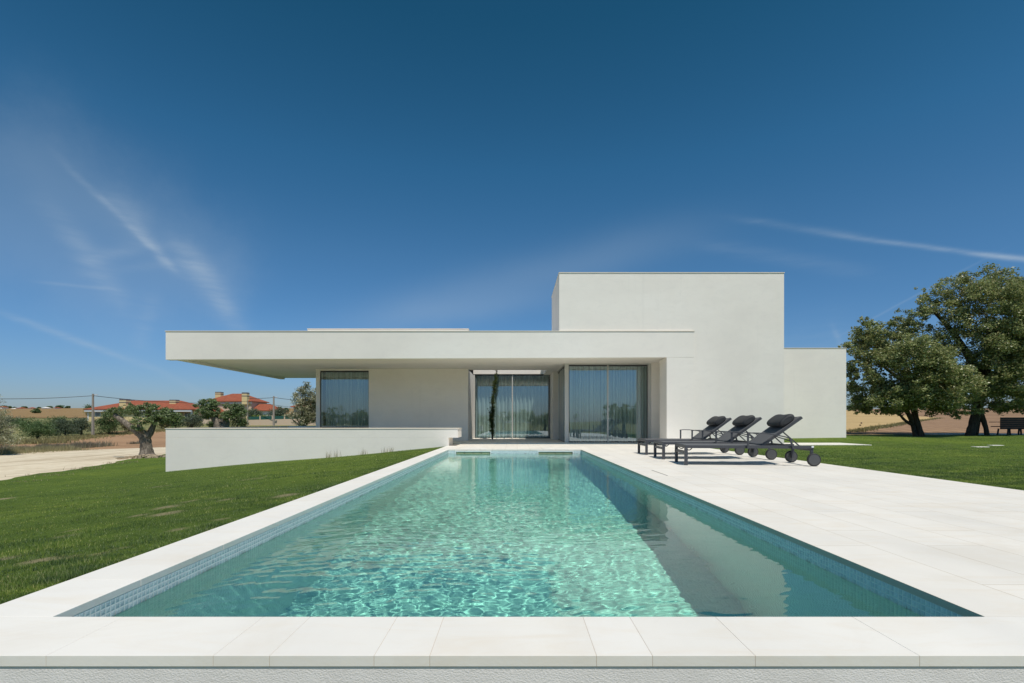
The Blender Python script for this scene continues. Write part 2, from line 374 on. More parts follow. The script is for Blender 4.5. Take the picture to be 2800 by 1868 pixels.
# ---------------------------------------------------------------- mesh helpers
ORG = {}
class MB:
    def __init__(s): s.v = []; s.f = []
    def box(s, x0, x1, y0, y1, z0, z1):
        b = len(s.v)
        s.v += [(x0,y0,z0),(x1,y0,z0),(x1,y1,z0),(x0,y1,z0),(x0,y0,z1),(x1,y0,z1),(x1,y1,z1),(x0,y1,z1)]
        s.f += [tuple(b+i for i in q) for q in ((0,3,2,1),(4,5,6,7),(0,1,5,4),(1,2,6,5),(2,3,7,6),(3,0,4,7))]
        return s
    def quad(s, *p): b = len(s.v); s.v += list(p); s.f.append(tuple(range(b, b+len(p)))); return s
    def prism(s, poly, axis, a, b_):
        """extrude a 2D polygon along an axis (0,1,2) from a to b_"""
        n = len(poly); base = len(s.v)
        def mk(p, t):
            q = list(p); q.insert(axis, t); return tuple(q)
        s.v += [mk(p, a) for p in poly]+[mk(p, b_) for p in poly]
        s.f.append(tuple(base+i for i in range(n))); s.f.append(tuple(base+n+i for i in reversed(range(n))))
        for i in range(n): j = (i+1) % n; s.f.append((base+i, base+n+i, base+n+j, base+j))
        return s
    def tube(s, pts, radii, seg=10, cap=True, jitter=0, flat=1):
        pts = [Vector(p) for p in pts]; rings = []
        for i, p in enumerate(pts):
            d = (pts[min(i+1, len(pts)-1)]-pts[max(i-1, 0)]).normalized()
            ref = Vector((0, 1, 0)) if abs(d.y) < .9 else Vector((1, 0, 0))
            u = d.cross(ref).normalized(); w = d.cross(u).normalized(); b = len(s.v)
            for k in range(seg):
                a = 2*PI*k/seg; r = radii[i]*(1+jitter*random.uniform(-1, 1))
                s.v.append(tuple(p+u*math.cos(a)*r+w*math.sin(a)*r*flat))
            rings.append(b)
        for i in range(len(rings)-1):
            for k in range(seg):
                a, b = rings[i]+k, rings[i]+(k+1) % seg; c, d2 = rings[i+1]+(k+1) % seg, rings[i+1]+k
                s.f.append((a, b, c, d2))
        if cap: s.f.append(tuple(rings[0]+k for k in reversed(range(seg)))); s.f.append(tuple(rings[-1]+k for k in range(seg)))
        return s
    def bar(s, p0, p1, w, h):
        """rectangular bar between two points; w across (horizontal), h in the other direction"""
        p0 = Vector(p0); p1 = Vector(p1); d = (p1-p0).normalized()
        u = d.cross(Vector((0, 0, 1))); u = Vector((0, 1, 0)) if u.length < .01 else u.normalized()
        if abs(u.y) > .5: u = u if u.y > 0 else -u
        n = d.cross(u).normalized(); b = len(s.v)
        for p in (p0, p1):
            for a, c in ((-1, -1), (1, -1), (1, 1), (-1, 1)): s.v.append(tuple(p+u*a*w/2+n*c*h/2))
        s.f += [tuple(b+i for i in q) for q in ((0,1,2,3),(7,6,5,4),(0,4,5,1),(1,5,6,2),(2,6,7,3),(3,7,4,0))]
        return s
    def lathe(s, cx, cy, cz, prof, axis='y', seg=32):
        """prof: (radius, offset along the axis)"""
        rings = []
        for r, o in prof:
            b = len(s.v); rings.append(b)
            for k in range(seg):
                a = 2*PI*k/seg; c, d = math.cos(a)*r, math.sin(a)*r
                s.v.append((cx+c, cy+o, cz+d) if axis == 'y' else (cx+c, cy+d, cz+o))
        for i in range(len(rings)-1):
            for k in range(seg): s.f.append((rings[i]+k, rings[i]+(k+1) % seg, rings[i+1]+(k+1) % seg, rings[i+1]+k))
        s.f.append(tuple(rings[0]+k for k in range(seg))); s.f.append(tuple(rings[-1]+k for k in reversed(range(seg))))
        return s
    def build(s, name, mat, parent=None, smooth=False, bevel=0, origin=None):
        v = np.array(s.v, dtype=float)
        if parent is not None: o = ORG[parent.name]
        elif origin is not None: o = origin
        else: mn, mx = v.min(0), v.max(0); o = ((mn[0]+mx[0])/2, (mn[1]+mx[1])/2, mn[2])
        me = bpy.data.meshes.new(name); me.from_pydata([tuple(p) for p in (v-np.array(o))], [], s.f)
        me.materials.append(mat if not isinstance(mat, str) else M[mat])
        bm_fix(me)
        ob = bpy.data.objects.new(name, me); COL.objects.link(ob)
        ORG[ob.name] = tuple(o)
        if parent is not None: ob.parent = parent
        else: ob.location = o
        if smooth: me.shade_smooth()
        if bevel:
            m = ob.modifiers.new('bevel', 'BEVEL'); m.width = bevel; m.segments = 2; m.limit_method = 'ANGLE'
        return ob
import bmesh
def bm_fix(me):
    b = bmesh.new(); b.from_mesh(me); bmesh.ops.recalc_face_normals(b, faces=b.faces); b.to_mesh(me); b.free()
def empty(name, loc):
    o = bpy.data.objects.new(name, None); COL.objects.link(o); o.location = loc; ORG[o.name] = tuple(loc); return o
def tag(o, label=None, cat=None, group=None, kind=None):
    if label: o['label'] = label
    if cat: o['category'] = cat
    if group: o['group'] = group
    if kind: o['kind'] = kind
    return o
def np_mesh(name, verts, faces, mat, parent=None, origin=(0, 0, 0), smooth=False):
    verts = np.asarray(verts, dtype=np.float32)-np.array(ORG[parent.name] if parent is not None else origin, dtype=np.float32)
    faces = np.asarray(faces, dtype=np.int32); k = faces.shape[1]
    me = bpy.data.meshes.new(name); me.vertices.add(len(verts)); me.vertices.foreach_set('co', verts.ravel())
    me.loops.add(faces.size); me.loops.foreach_set('vertex_index', faces.ravel())
    me.polygons.add(len(faces)); me.polygons.foreach_set('loop_start', np.arange(0, faces.size, k, dtype=np.int32))
    me.update(calc_edges=True); me.materials.append(M[mat] if isinstance(mat, str) else mat)
    ob = bpy.data.objects.new(name, me); COL.objects.link(ob); ORG[ob.name] = tuple(ORG[parent.name] if parent is not None else origin)
    if parent is not None: ob.parent = parent
    else: ob.location = origin
    if smooth: me.shade_smooth()
    return ob

# ---------------------------------------------------------------- terrain
def sstep(a, b, x): t = np.clip((x-a)/(b-a), 0, 1); return t*t*(3-2*t)
def T(x, y):
    x = np.asarray(x, float); y = np.asarray(y, float)
    u = .094*np.clip(-(x+2.06), 0, None)/1.2
    zl = -1.2*u/(1+u**4)**.25 - .012
    zl = zl+np.interp(y, [30, 97, 145, 170, 300, 650, 800, 1500, 4000], [0, -.65, 1.25, 2.2, 4.3, 19.3, 19.6, 10, 5])
    R = np.interp(y, [17.6, 20.4, 24, 26, 120, 160, 300, 4000], [0, .1, .1, .12, 3.2, 4.3, 4.6, 4.6])
    zr = R*np.where(y > 26, np.interp(x, [60, 120], [.78, 1.18]), 1) - .012
    w = sstep(-2, 5.4, x)
    z = zl*(1-w)+zr*w
    z = z+.03*np.sin(x*.7+1)*np.sin(y*.5)*sstep(.5, 5, np.maximum(-x-2.1, x-5.6))*sstep(60, 30, y)
    return z-1.15*sstep(1.92, 1.72, y)
def Tf(x, y): return float(T(x, y))
def hit(px, py):
    dx = (px-VX)/F; dz = (VY-py)/F; y = 3.0
    while y < 1200:
        if H+dz*y < Tf(dx*y, y): return dx*y, y, Tf(dx*y, y)
        y *= 1.004
    return dx*1200, 1200, Tf(dx*1200, 1200)
def grid_sheet(name, XX, YY, off, mat, keep=None, kind='structure', cell=None):
    """XX,YY: 2D arrays of positions; sheet follows the terrain plus an offset"""
    r, c = XX.shape; Z = T(XX, YY)+off
    V = np.stack([XX, YY, Z], -1).reshape(-1, 3)
    i, j = np.meshgrid(np.arange(r-1), np.arange(c-1), indexing='ij'); a = (i*c+j).ravel()
    Fq = np.stack([a, a+1, a+c+1, a+c], -1)
    cx = V[Fq].mean(1)
    if keep is not None: Fq = Fq[keep(cx[:, 0], cx[:, 1])]
    # counter-clockwise from above
    p0, p1, p3 = V[Fq[:, 0]], V[Fq[:, 1]], V[Fq[:, 3]]
    flip = np.cross(p1-p0, p3-p0)[:, 2] < 0
    Fq[flip] = Fq[flip][:, ::-1]
    o = np_mesh(name, V, Fq, mat, smooth=True); tag(o, kind=kind); return o
def axis(*segs):
    out = []
    for a, b, n in segs: out += list(np.linspace(a, b, n, endpoint=False))
    out.append(segs[-1][1]); return np.array(out)
gx = axis((-4000, -600, 12), (-600, -150, 24), (-150, -40, 30), (-40, -2.035, 50), (-2.035, 5.41, 8), (5.41, 40, 36), (40, 200, 32), (200, 4000, 20))
gy = axis((-1500, -100, 12), (-100, -6, 16), (-6, 1.66, 12), (1.66, 1.72, 1), (1.72, 1.92, 4), (1.92, 17.2, 20), (17.2, 60, 40), (60, 200, 60), (200, 900, 60), (900, 5000, 16))
GX, GY = np.meshgrid(gx, gy)
grid_sheet('ground', GX, GY, -.03, 'ground', keep=lambda x, y: ~((x > -2.035) & (x < 5.41) & (y > 1.66) & (y < 17.2)))
# bare and stressed spots of the lawn: (x, y, rx, ry, strength)
def _spots():
    out = []
    for px, py, w, h in ((455, 1405, 46, 7), (383, 1409, 20, 5), (465, 1386, 40, 6), (488, 1449, 22, 6), (605, 1420, 22, 4), (620, 1367, 26, 4), (785, 1355, 36, 5), (517, 1371, 16, 4), (574, 1390, 20, 3), (207, 1450, 22, 5), (176, 1467, 26, 5), (6, 1365, 26, 4), (586, 1363, 14, 3), (11, 1528, 34, 10), (77, 1612, 16, 8), (108, 1606, 34, 10), (165, 1578, 46, 8), (264, 1556, 40, 7), (440, 1330, 30, 3), (690, 1310, 30, 3), (140, 1545, 18, 5), (330, 1500, 24, 5), (560, 1450, 16, 4)):
        x, y, z = hit(px, py); k = y/F; out.append((x, y, w*k, h*y*y/(F*(H-z)), 1.0))
    for px, py, w, h in ((2510, 1216, 150, 5), (2640, 1228, 90, 4), (2470, 1282, 120, 7), (2690, 1323, 26, 4), (2570, 1300, 60, 5)):
        x, y, z = hit(px, py); k = y/F; out.append((x, y, w*k, h*y*y/(F*(H-z)), .55))
    return out
SPOTS = _spots()
_tab = np.random.default_rng(99).random((256, 256))
def vnoise(x, y, s):
    x = np.asarray(x)/s+1000; y = np.asarray(y)/s+1000; i = np.floor(x).astype(int); j = np.floor(y).astype(int); fx = x-i; fy = y-j
    fx = fx*fx*(3-2*fx); fy = fy*fy*(3-2*fy); g = lambda a, b: _tab[a % 256, b % 256]
    return (g(i, j)*(1-fx)+g(i+1, j)*fx)*(1-fy)+(g(i, j+1)*(1-fx)+g(i+1, j+1)*fx)*fy
def fbm(x, y, s): return .5*vnoise(x, y, s)+.3*vnoise(x+7, y-3, s*.43)+.2*vnoise(x-5, y+9, s*.19)
def bare(x, y):
    m = np.zeros_like(x)
    for sx_, sy_, rx_, ry_, st in SPOTS:
        d_ = np.sqrt(((x-sx_)/rx_)**2+((y-sy_)/ry_)**2); m = np.maximum(m, st*np.clip(1.6-d_*.75, 0, 1))
    n_ = .5*fbm(x, y, .30)+.5*fbm(x+3, y+5, .11)
    return np.clip((m*.95-1.55*n_+.10)*1.7, 0, 1)*(m > 0)
def paint(o):
    n_ = len(o.data.vertices); co = np.empty(n_*3, np.float32); o.data.vertices.foreach_get('co', co); co = co.reshape(-1, 3)
    at_ = o.data.attributes.new('bare', 'FLOAT', 'POINT'); at_.data.foreach_set('value', bare(co[:, 0], co[:, 1]).astype(np.float32))
# lawn left of the pool
def edge_left(y):
    y = np.asarray(y, float)
    return np.interp(y, [-14, 15.6, 20.4, 25, 30.5, 36, 45, 60], [-10, -15.7, -17.3, -19, -20.8, -20.6, -18, -13])+.12*np.sin(y*1.7)+.08*np.sin(y*4.1)
ly = axis((-14, 1.72, 12), (1.72, 1.92, 5), (1.92, 16, 240), (16, 60, 110)); lt = np.linspace(0, 1, 200)**1.3
LY, LT = np.meshgrid(ly, lt, indexing='ij'); LX = -2.05+(edge_left(LY)+2.05)*LT
paint(grid_sheet('lawn', LX, LY, 0, 'lawn'))
# lawn right of the deck
ry = axis((-14, 1.72, 10), (1.72, 1.92, 5), (1.92, 25.3, 200)); rx = axis((5.425, 25, 160), (25, 60, 40))
RX, RY = np.meshgrid(rx, ry)
paint(grid_sheet('lawn', RX, RY, 0, 'lawn'))
# chalk track
def road_far(y): return np.interp(y, [-14, 31, 38, 41.6, 60, 80], [-33, -31, -30.6, -28.3, -22, -15])+.25*np.sin(np.asarray(y)*.9)
wy = axis((-14, 80, 110)); wt = np.linspace(0, 1, 24); WY, WT = np.meshgrid(wy, wt, indexing='ij')
near_e = np.where(WY < 60, edge_left(np.minimum(WY, 60)), edge_left(60.)+ (WY-60)*.3)+.25
WX = near_e+(road_far(WY)-near_e)*WT
grid_sheet('dirt_road', WX, WY, -.012, 'road')
def strip_sheet(name, nearp, farp, off, mat, n=60, m=24):
    nearp = np.array(nearp, float); farp = np.array(farp, float); t = np.linspace(0, 1, n)
    def samp(P): k = np.linspace(0, 1, len(P)); return np.stack([np.interp(t, k, P[:, 0]), np.interp(t, k, P[:, 1])], -1)
    A, B = samp(nearp), samp(farp); s = np.linspace(0, 1, m)[None, :, None]
    P = A[:, None]*(1-s)+B[:, None]*s
    return grid_sheet(name, P[..., 0], P[..., 1], off, mat)
strip_sheet('ploughed_field', [(-33, 20), (-31.1, 31), (-31, 34), (-30.7, 38), (-28.5, 41.6), (-22, 60), (-12, 85)],
            [(-56, 34), (-53, 53), (-64, 70), (-77, 90), (-88, 112), (-72, 130), (-30, 144)], -.018, 'soil')
strip_sheet('hills', [(-1100, 290), (-500, 285), (-250, 280), (-60, 285)], [(-1700, 700), (-800, 690), (-300, 680), (-60, 670)], .25, 'hill', 60, 60)
bx0, by0, _ = hit(2322, 1182); bx1, by1, _ = hit(2425, 1166); bx2, by2, _ = hit(2490, 1155); bx3, by3, _ = hit(2570, 1143)
strip_sheet('ploughed_field', [(9, 25.35), (15, 25.35), (24, 25.35), (34, 25.35), (60, 25.4)], [(60, 158), (90, 158), (120, 158), (150, 158), (200, 158)], 0, 'soil_right', 60, 60)
strip_sheet('stubble_field', [(bx0-4, by0-1), (bx0, by0), (bx1, by1), (bx2, by2), (bx3, by3)], [(40, 157), (75, 157), (88, 157), (95, 157), (100, 156)], .03, 'stubble', 50, 40)
# grass blades over both lawns (uncountable)
def blades(name, n, xf, y0, y1, mat, h0, h1, wk, kind_label, lean=.6, keep=None):
    """blade density falls with distance, blade width grows with it"""
    u = rng.random(n); y = 1/(1/y0-u*(1/y0-1/y1)); x = xf(y, rng.random(n))
    if keep is not None: k = keep(x, y); x, y = x[k], y[k]
    k = rng.random(len(x)) > bare(x, y)*.92; x, y = x[k], y[k]
    n = len(x); z = T(x, y)-.004
    h = rng.uniform(h0, h1, n)*(1+.015*y)*(.12+2.6*(.6*fbm(x, y, .42)+.4*fbm(x, y, .13))**1.8); w = wk*(.6+.12*y); a = rng.uniform(0, 2*PI, n); l = h*lean*rng.random(n); b = rng.uniform(0, 2*PI, n)
    dx, dy = np.cos(a)*w/2, np.sin(a)*w/2
    P = np.stack([np.stack([x-dx, y-dy, z], -1), np.stack([x+dx, y+dy, z], -1), np.stack([x+np.cos(b)*l, y+np.sin(b)*l, z+h], -1)], 1).reshape(-1, 3)
    o = np_mesh(name, P, np.arange(3*n).reshape(-1, 3), mat); tag(o, kind_label, 'grass', kind='stuff'); return o
NB = 460000
blades('grass', NB, lambda y, r: -2.10+(edge_left(y)+2.2)*r**1.35, 1.75, 34, 'grass', .010, .025, .0030, 'short mown green grass covering the sloping lawn left of the pool',
       keep=lambda x, y: ~((x > -10.7) & (y > 15.5)))
blades('grass', 220000, lambda y, r: 5.45+(np.minimum(1.02*y+2, 45)-5.45)*r, 4.6, 25.2, 'grass', .010, .025, .0030, 'short mown green grass covering the flat lawn right of the stone deck',
       keep=lambda x, y: ~((y > 15.72) & (y < 17.35) & (x < 11.2)) & ~((y > 20.4) & (x < 13.35)) & ~((y > 15.5) & (x < 8.3)) & (x > 5.45))

# ---------------------------------------------------------------- pool
PX0, PX1, PY0, PY1 = -1.7324, 1.7648, 1.920, 13.54
WZ = -.11; PZ = -1.85
pool = empty('swimming_pool', (0, 7.7, PZ-.2)); tag(pool, 'long rectangular swimming pool lined with small pale blue mosaic tiles', 'swimming pool')
s = MB(); a, b, c, d = PX0-.0008, PX1+.0008, PY0-.008, PY1+.0008; zt = -.034
SK = [(-1.535, -.64), (.642, 1.54)]     # skimmer openings in the far wall
s.quad((a, c, PZ), (b, c, PZ), (b, d, PZ), (a, d, PZ)); s.quad((a, c, PZ), (a, d, PZ), (a, d, zt), (a, c, zt)); s.quad((b, c, PZ), (b, d, PZ), (b, d, zt), (b, c, zt)); s.quad((a, c, PZ), (b, c, PZ), (b, c, zt), (a, c, zt))
s.quad((a, d, PZ), (b, d, PZ), (b, d, -.19), (a, d, -.19))
for x0, x1 in ((a, SK[0][0]), (SK[0][1], SK[1][0]), (SK[1][1], b)): s.quad((x0, d, -.19), (x1, d, -.19), (x1, d, zt), (x0, d, zt))
tl = s.build('tile_lining', 'tile', pool)
for p in tl.data.polygons:      # inward facing normals
    pass
tl.data.flip_normals() if tl.data.polygons[0].normal.z < 0 else None
# shell walls outside the tiles
s = MB(); s.box(-2.045, PX1+.3, 1.604, PY0-.012, -2.3, -.036); s.box(PX1+.3, 5.40, 1.604, 1.9, -2.3, -.036)
s.build('pool_wall', 'rough', pool)
s = MB(); s.box(-2.03, PX0-.012, PY0+.001, 15.5, -2.3, -.036); s.box(PX1+.012, 2.1, PY0+.001, 13.9, -2.3, -.036); s.box(5.2, 5.40, 1.92, 17.2, -1.2, -.036); s.build('shell', 'rough', pool)
for x0, x1 in SK:
    f = MB(); fw = .028
    f.box(x0-fw, x1+fw, d-.012, d+.01, -.045+.0, -.045+.022) if False else None
    f.box(x0-.002, x1+.002, d-.014, d+.01, -.062, -.036); f.box(x0-.002, x1+.002, d-.014, d+.01, -.20, -.172)
    f.box(x0-fw, x0-.002, d-.014, d+.01, -.20, -.036); f.box(x1+.002, x1+fw, d-.014, d+.01, -.20, -.036)
    fo = f.build('skimmer', 'plastic_white', pool)
    g = MB(); g.quad((x0, d+.01, -.19), (x1, d+.01, -.19), (x1, d+.25, -.19), (x0, d+.25, -.19)); g.quad((x0, d+.25, -.19), (x1, d+.25, -.19), (x1, d+.25, -.04), (x0, d+.25, -.04))
    g.quad((x0, d, -.19), (x0, d+.25, -.19), (x0, d+.25, -.04), (x0, d, -.04)); g.quad((x1, d, -.19), (x1, d+.25, -.19), (x1, d+.25, -.04), (x1, d, -.04))
    g.build('skimmer_throat', 'skimmer_dark', fo)
    g = MB()
    for q in range(4): g.box(x0+.01+q*.221, x0+.215+q*.221, d+.004, d+.012, -.17, -.070)
    g.build('skimmer_flap', 'skimmer_dark', fo)
# water surface with small ripples
nx, ny = 330, 1100
X, Y = np.meshgrid(np.linspace(PX0-.006, PX1+.006, nx), np.linspace(PY0-.006, PY1+.25*0+.006, ny))
Zw = np.zeros_like(X); r2 = np.random.default_rng(3)
wx = X+.06*np.sin(Y*2.1+.5)+.03*np.sin(Y*5.3+X*3); wyy = Y+.07*np.sin(X*2.7+1)+.03*np.sin(X*6.1-Y*2.2)
for k in range(90):
    lam = .047*(9 ** r2.random()); th = r2.normal(PI/2+.25, .8); amp = .00040*lam**.60
    env = .55+.45*np.sin(X*r2.uniform(.4, 1.6)+Y*r2.uniform(.3, 1.1)+r2.uniform(0, 6))
    Zw += amp*env*np.sin(2*PI/lam*(wx*math.cos(th)+wyy*math.sin(th))+r2.uniform(0, 2*PI))
Zw *= .75+.35*np.sin(X*.9+Y*.45+1.0)
V = np.stack([X, Y, WZ+Zw], -1).reshape(-1, 3)
i, j = np.meshgrid(np.arange(ny-1), np.arange(nx-1), indexing='ij'); aa = (i*nx+j).ravel()
water = np_mesh('water', V, np.stack([aa, aa+1, aa+nx+1, aa+nx], -1), 'water', smooth=True); tag(water, kind='structure')
water.cycles.is_caustics_caster = True
tl.cycles.is_caustics_receiver = True
# coping and deck slabs
cop = empty('pool_coping', (0, 7.7, -.035)); tag(cop, 'pale limestone coping slabs framing the near and left edges of the pool', 'coping')
xs = [-2.058]+[(p-VX)/F*1.6 for p in (126, 583, 737, 1022.5, 1175, 1631, 1784, 2065, 2514)]+[2.2, 2.75, 3.3, 3.85, 4.4, 4.95, 5.43]
for x0, x1 in zip(xs[:-1], xs[1:]):
    MB().box(x0+.0006, x1-.0006, 1.599, 1.9195, -.034, 0).build('coping_slab', 'coping', cop, bevel=.001)
ys = [1.9205, 2.375, 3.05, 3.75, 4.6, 5.5, 6.5, 7.5, 8.6, 9.7, 10.8, 11.9, 12.9, 14.1, 15.53]
for y0, y1 in zip(ys[:-1], ys[1:]):
    MB().box(-2.058, PX0, y0+.001, y1-.001, -.034, 0).build('coping_slab', 'coping', cop, bevel=.0018)
MB().box(-2.05, 5.42, 1.5998, 1.915, -.0338, -.0012).build('grout', 'grout_sand', cop)
dk = MB(); dk.box(PX1, 5.43, 1.921, 17.06, -.034, -.0005); dk.box(PX0+.001, PX1-.001, PY1, 17.06, -.034, -.0005); dk.box(-2.0, PX0, 15.53, 17.06, -.034, -.0005)
deck = dk.build('terrace_deck', 'deck'); tag(deck, kind='structure')
for (x0, x1, y0, y1) in ((-1.42, -.75, 13.75, 14.42), (.77, 1.44, 13.75, 14.42)):
    o = MB().box(x0, x1, y0, y1, 0, .006).build('skimmer_lid', 'coping', bevel=.002)
    tag(o, 'square stone lid flush in the deck above the %s pool skimmer' % ('left' if x0 < 0 else 'right'), 'lid', 'stone lids over the skimmers')
o = MB().box(2.075, 2.085, 6.95, 7.75, 0, .0015).build('deck_slot', 'gap_dark', deck)
# floor of the covered terrace
fl = MB().box(-2.6, 5.3, 17.06, 22.5, -.3, .03).build('terrace_floor', 'deck'); tag(fl, kind='structure')
sd = MB().box(8.225, 11.0, 15.75, 17.3, -.2, .028); o = sd.build('path', 'deck'); tag(o, kind='structure')

# ---------------------------------------------------------------- the white house
YF = 15.55
house = empty('white_house', (1.5, 19.5, -1.2)); tag(house, 'modern white flat roofed house with long cantilevered slab and tall block', 'house')
def hb(name, mat, *boxes, parent=None, bevel=.006):
    m = MB()
    for b_ in boxes: m.box(*b_)
    return m.build(name, mat, parent or house, bevel=bevel)
# roof slab with its deep fascia (the lower edge falls slightly to the left)
m = MB(); m.prism([(-10.59, 2.622), (5.47, 2.695), (5.47, 3.472), (-10.59, 3.472)], 1, YF, YF+.22)
roofs = m.build('roof_slab', 'plaster', house, bevel=.004)
OX0, OX1, OY0, OY1 = -1.73, 1.24, 19.62, 21.6        # opening over the little court
m = MB(); z0, z1 = 2.72, 3.40
m.box(-10.6, OX0, YF+.22, 23.2, z0, z1); m.box(OX1, 5.3, YF+.22, 23.2, z0, z1); m.box(OX0, OX1, YF+.22, OY0, z0, z1); m.box(OX0, OX1, OY1, 23.2, 2.75, z1)
m.build('soffit', 'plaster', house)
m = MB(); m.box(-10.592, -10.40, YF+.22, 23.2, 2.66, 3.472); m.build('side_fascia', 'plaster', house)
m = MB(); m.box(-10.605, 5.475, YF-.014, YF+.24, 3.474, 3.500); m.box(-10.605, -10.36, YF+.24, 23.22, 3.474, 3.500); m.build('parapet_cap', 'cap', house, bevel=.002)
m = MB(); m.box(4.63, 5.47, YF, 16.3, -.25, 2.69); m.build('pillar', 'plaster', house)
# tall block
m = MB(); m.box(5.47, 8.22, 15.60, 23.5, -.6, 5.262); m.box(1.37, 5.47, 15.66 if False else 15.60, 18.7, 3.42, 5.262)
m.build('tall_block', 'plaster', house)
m = MB(); m.box(1.355, 8.235, 15.586, 15.85, 5.264, 5.29); m.box(1.355, 1.62, 15.85, 18.72, 5.264, 5.29); m.box(7.97, 8.235, 15.85, 23.5, 5.264, 5.29); m.build('parapet_cap', 'cap', house, bevel=.002)
# side wing
m = MB(); m.box(7.9, 13.29, 20.5, 30, -.6, 3.672); m.build('side_wing', 'plaster', house)
m = MB(); m.box(8.0, 13.305, 20.486, 20.75, 3.674, 3.70); m.box(13.05, 13.305, 20.75, 30, 3.674, 3.70); m.build('parapet_cap', 'cap', house, bevel=.002)
# low roof block behind the parapet
m = MB(); m.box(-7.79, -1.73, 19.3, 24.5, 3.40, 4.22); m.build('roof_block', 'plaster', house)
m = MB(); m.box(-7.805, -1.715, 19.286, 19.6, 4.222, 4.25); m.build('parapet_cap', 'cap', house)
# walls under the slab
hb('wall', 'plaster', (-5.46, OX0, 19.2, 19.5, -.3, 2.72))
hb('wall', 'plaster', (-1.95, OX0, 19.5, 21.6, -.3, 3.38), bevel=0)
hb('wall', 'plaster', (OX0-.02, 1.75, 21.62, 21.9, 2.752, 3.39), bevel=0)
hb('wall', 'plaster', (1.53, 1.76, 20.3, 21.9, -.3, 2.72))
hb('wall', 'plaster', (-7.44, -7.29, 19.2, 23.0, .2, 2.72)); hb('wall', 'plaster', (-7.29, -5.46, 19.2, 19.36, 2.655, 2.719))
hb('wall', 'plaster', (4.66, 5.46, 17.36, 17.7, -.3, 2.72)); hb('wall', 'plaster', (-7.44, -5.46, 19.2, 19.36, .2, .5), bevel=0)
# dark rooms behind the glass
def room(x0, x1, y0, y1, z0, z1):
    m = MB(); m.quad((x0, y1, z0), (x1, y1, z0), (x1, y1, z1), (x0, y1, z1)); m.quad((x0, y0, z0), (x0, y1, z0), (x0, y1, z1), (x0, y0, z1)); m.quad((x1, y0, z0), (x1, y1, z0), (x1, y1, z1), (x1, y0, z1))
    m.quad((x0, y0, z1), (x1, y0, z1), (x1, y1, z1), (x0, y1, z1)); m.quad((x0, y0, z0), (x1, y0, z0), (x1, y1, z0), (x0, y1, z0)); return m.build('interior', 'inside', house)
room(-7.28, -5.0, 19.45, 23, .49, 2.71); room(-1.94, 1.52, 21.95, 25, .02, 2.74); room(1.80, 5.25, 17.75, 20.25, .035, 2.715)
# windows
def window(x0, x1, z0, z1, y, mull=(), fr=.045, mat='frame_dark', side=.04, sidemat='frame_grey', name='window'):
    m = MB(); m.box(x0, x1, y, y+.07, z1-fr, z1); m.box(x0, x1, y, y+.07, z0, z0+fr*.7)
    if mat == 'frame_dark': m.box(x0, x0+.012, y+.001, y+.069, z0+fr*.7, z1-fr); m.box(x1-.012, x1, y+.001, y+.069, z0+fr*.7, z1-fr)
    w = m.build(name, mat, house)
    for xm in mull: MB().box(xm-.022, xm+.022, y-.012, y+.05, z0+.01, z1-.01).build('mullion', 'frame_grey', w)
    xs_ = [x0+.012]+list(mull)+[x1-.012]
    for a_, b_ in zip(xs_[:-1], xs_[1:]): MB().quad((a_+.003, y+.03, z0+fr*.7), (b_-.003, y+.03, z0+fr*.7), (b_-.003, y+.03, z1-fr), (a_+.003, y+.03, z1-fr)).build('pane', 'glass', w)
    return w
w1 = window(-7.285, -5.465, .5, 2.65, 19.24); MB().box(-7.28, -5.47, 19.228, 19.24, .565, .585).build('rail', 'frame_grey', w1)
w2 = window(-1.66, 1.50, .04, 2.745, 21.66, (-.08,))
hb('window_surround', 'frame_grey', (-1.728, -1.662, 21.62, 21.72, .03, 2.748), bevel=0); hb('window_surround', 'frame_grey', (1.502, 1.529, 21.62, 21.72, .03, 2.748), bevel=0)
w3 = window(1.86, 4.54, .04, 2.675, 17.45, (3.19,))
hb('corner_post', 'frame_grey', (1.72, 1.855, 17.42, 17.55, .03, 2.68), bevel=.003)
hb('window_surround', 'frame_grey', (1.70, 4.655, 17.41, 17.56, 2.682, 2.722), (4.545, 4.655, 17.42, 17.54, .03, 2.68), (1.70, 1.78, 17.56, 20.3, 2.682, 2.722), bevel=.002)
# return glazing of the corner
w4 = MB().box(1.735, 1.775, 17.56, 20.3, .03, .06).build('window', 'frame_dark', house); MB().box(1.735, 1.775, 17.56, 20.3, 2.64, 2.681).build('head_frame', 'frame_dark', w4)
for yy in (18.35, 18.95, 19.3, 19.75): MB().box(1.725, 1.765, yy, yy+.06, .06, 2.64).build('mullion', 'frame_grey', w4)
MB().quad((1.755, 17.56, .06), (1.755, 20.3, .06), (1.755, 20.3, 2.64), (1.755, 17.56, 2.64)).build('pane', 'glass', w4)
# recessed spotlights
for px_, py_ in ((688, 999.5), (816.6, 1025), (1044, 997), (1397, 996.4), (1674, 988.7)):
    Yq = 1.99*F/(VY-py_); Xq = (px_-VX)/F*Yq
    sp = MB().lathe(Xq, Yq, 2.716, [(.05, 0), (.05, .003), (.038, .004)], 'z', 20).build('spotlight', 'plastic_white', house)
    MB().lathe(Xq, Yq, 2.7145, [(.033, 0), (.033, .002)], 'z', 16).build('lens', 'lamp_lens', sp)
# stone edging of the little court
m = MB()
for q in range(6): m.box(-1.70+q*.33, -1.70+q*.33+random.uniform(.24, .31), 21.36+random.uniform(-.02, .02), 21.56, .03, .055)
m.build('court_edging', 'coping', house)
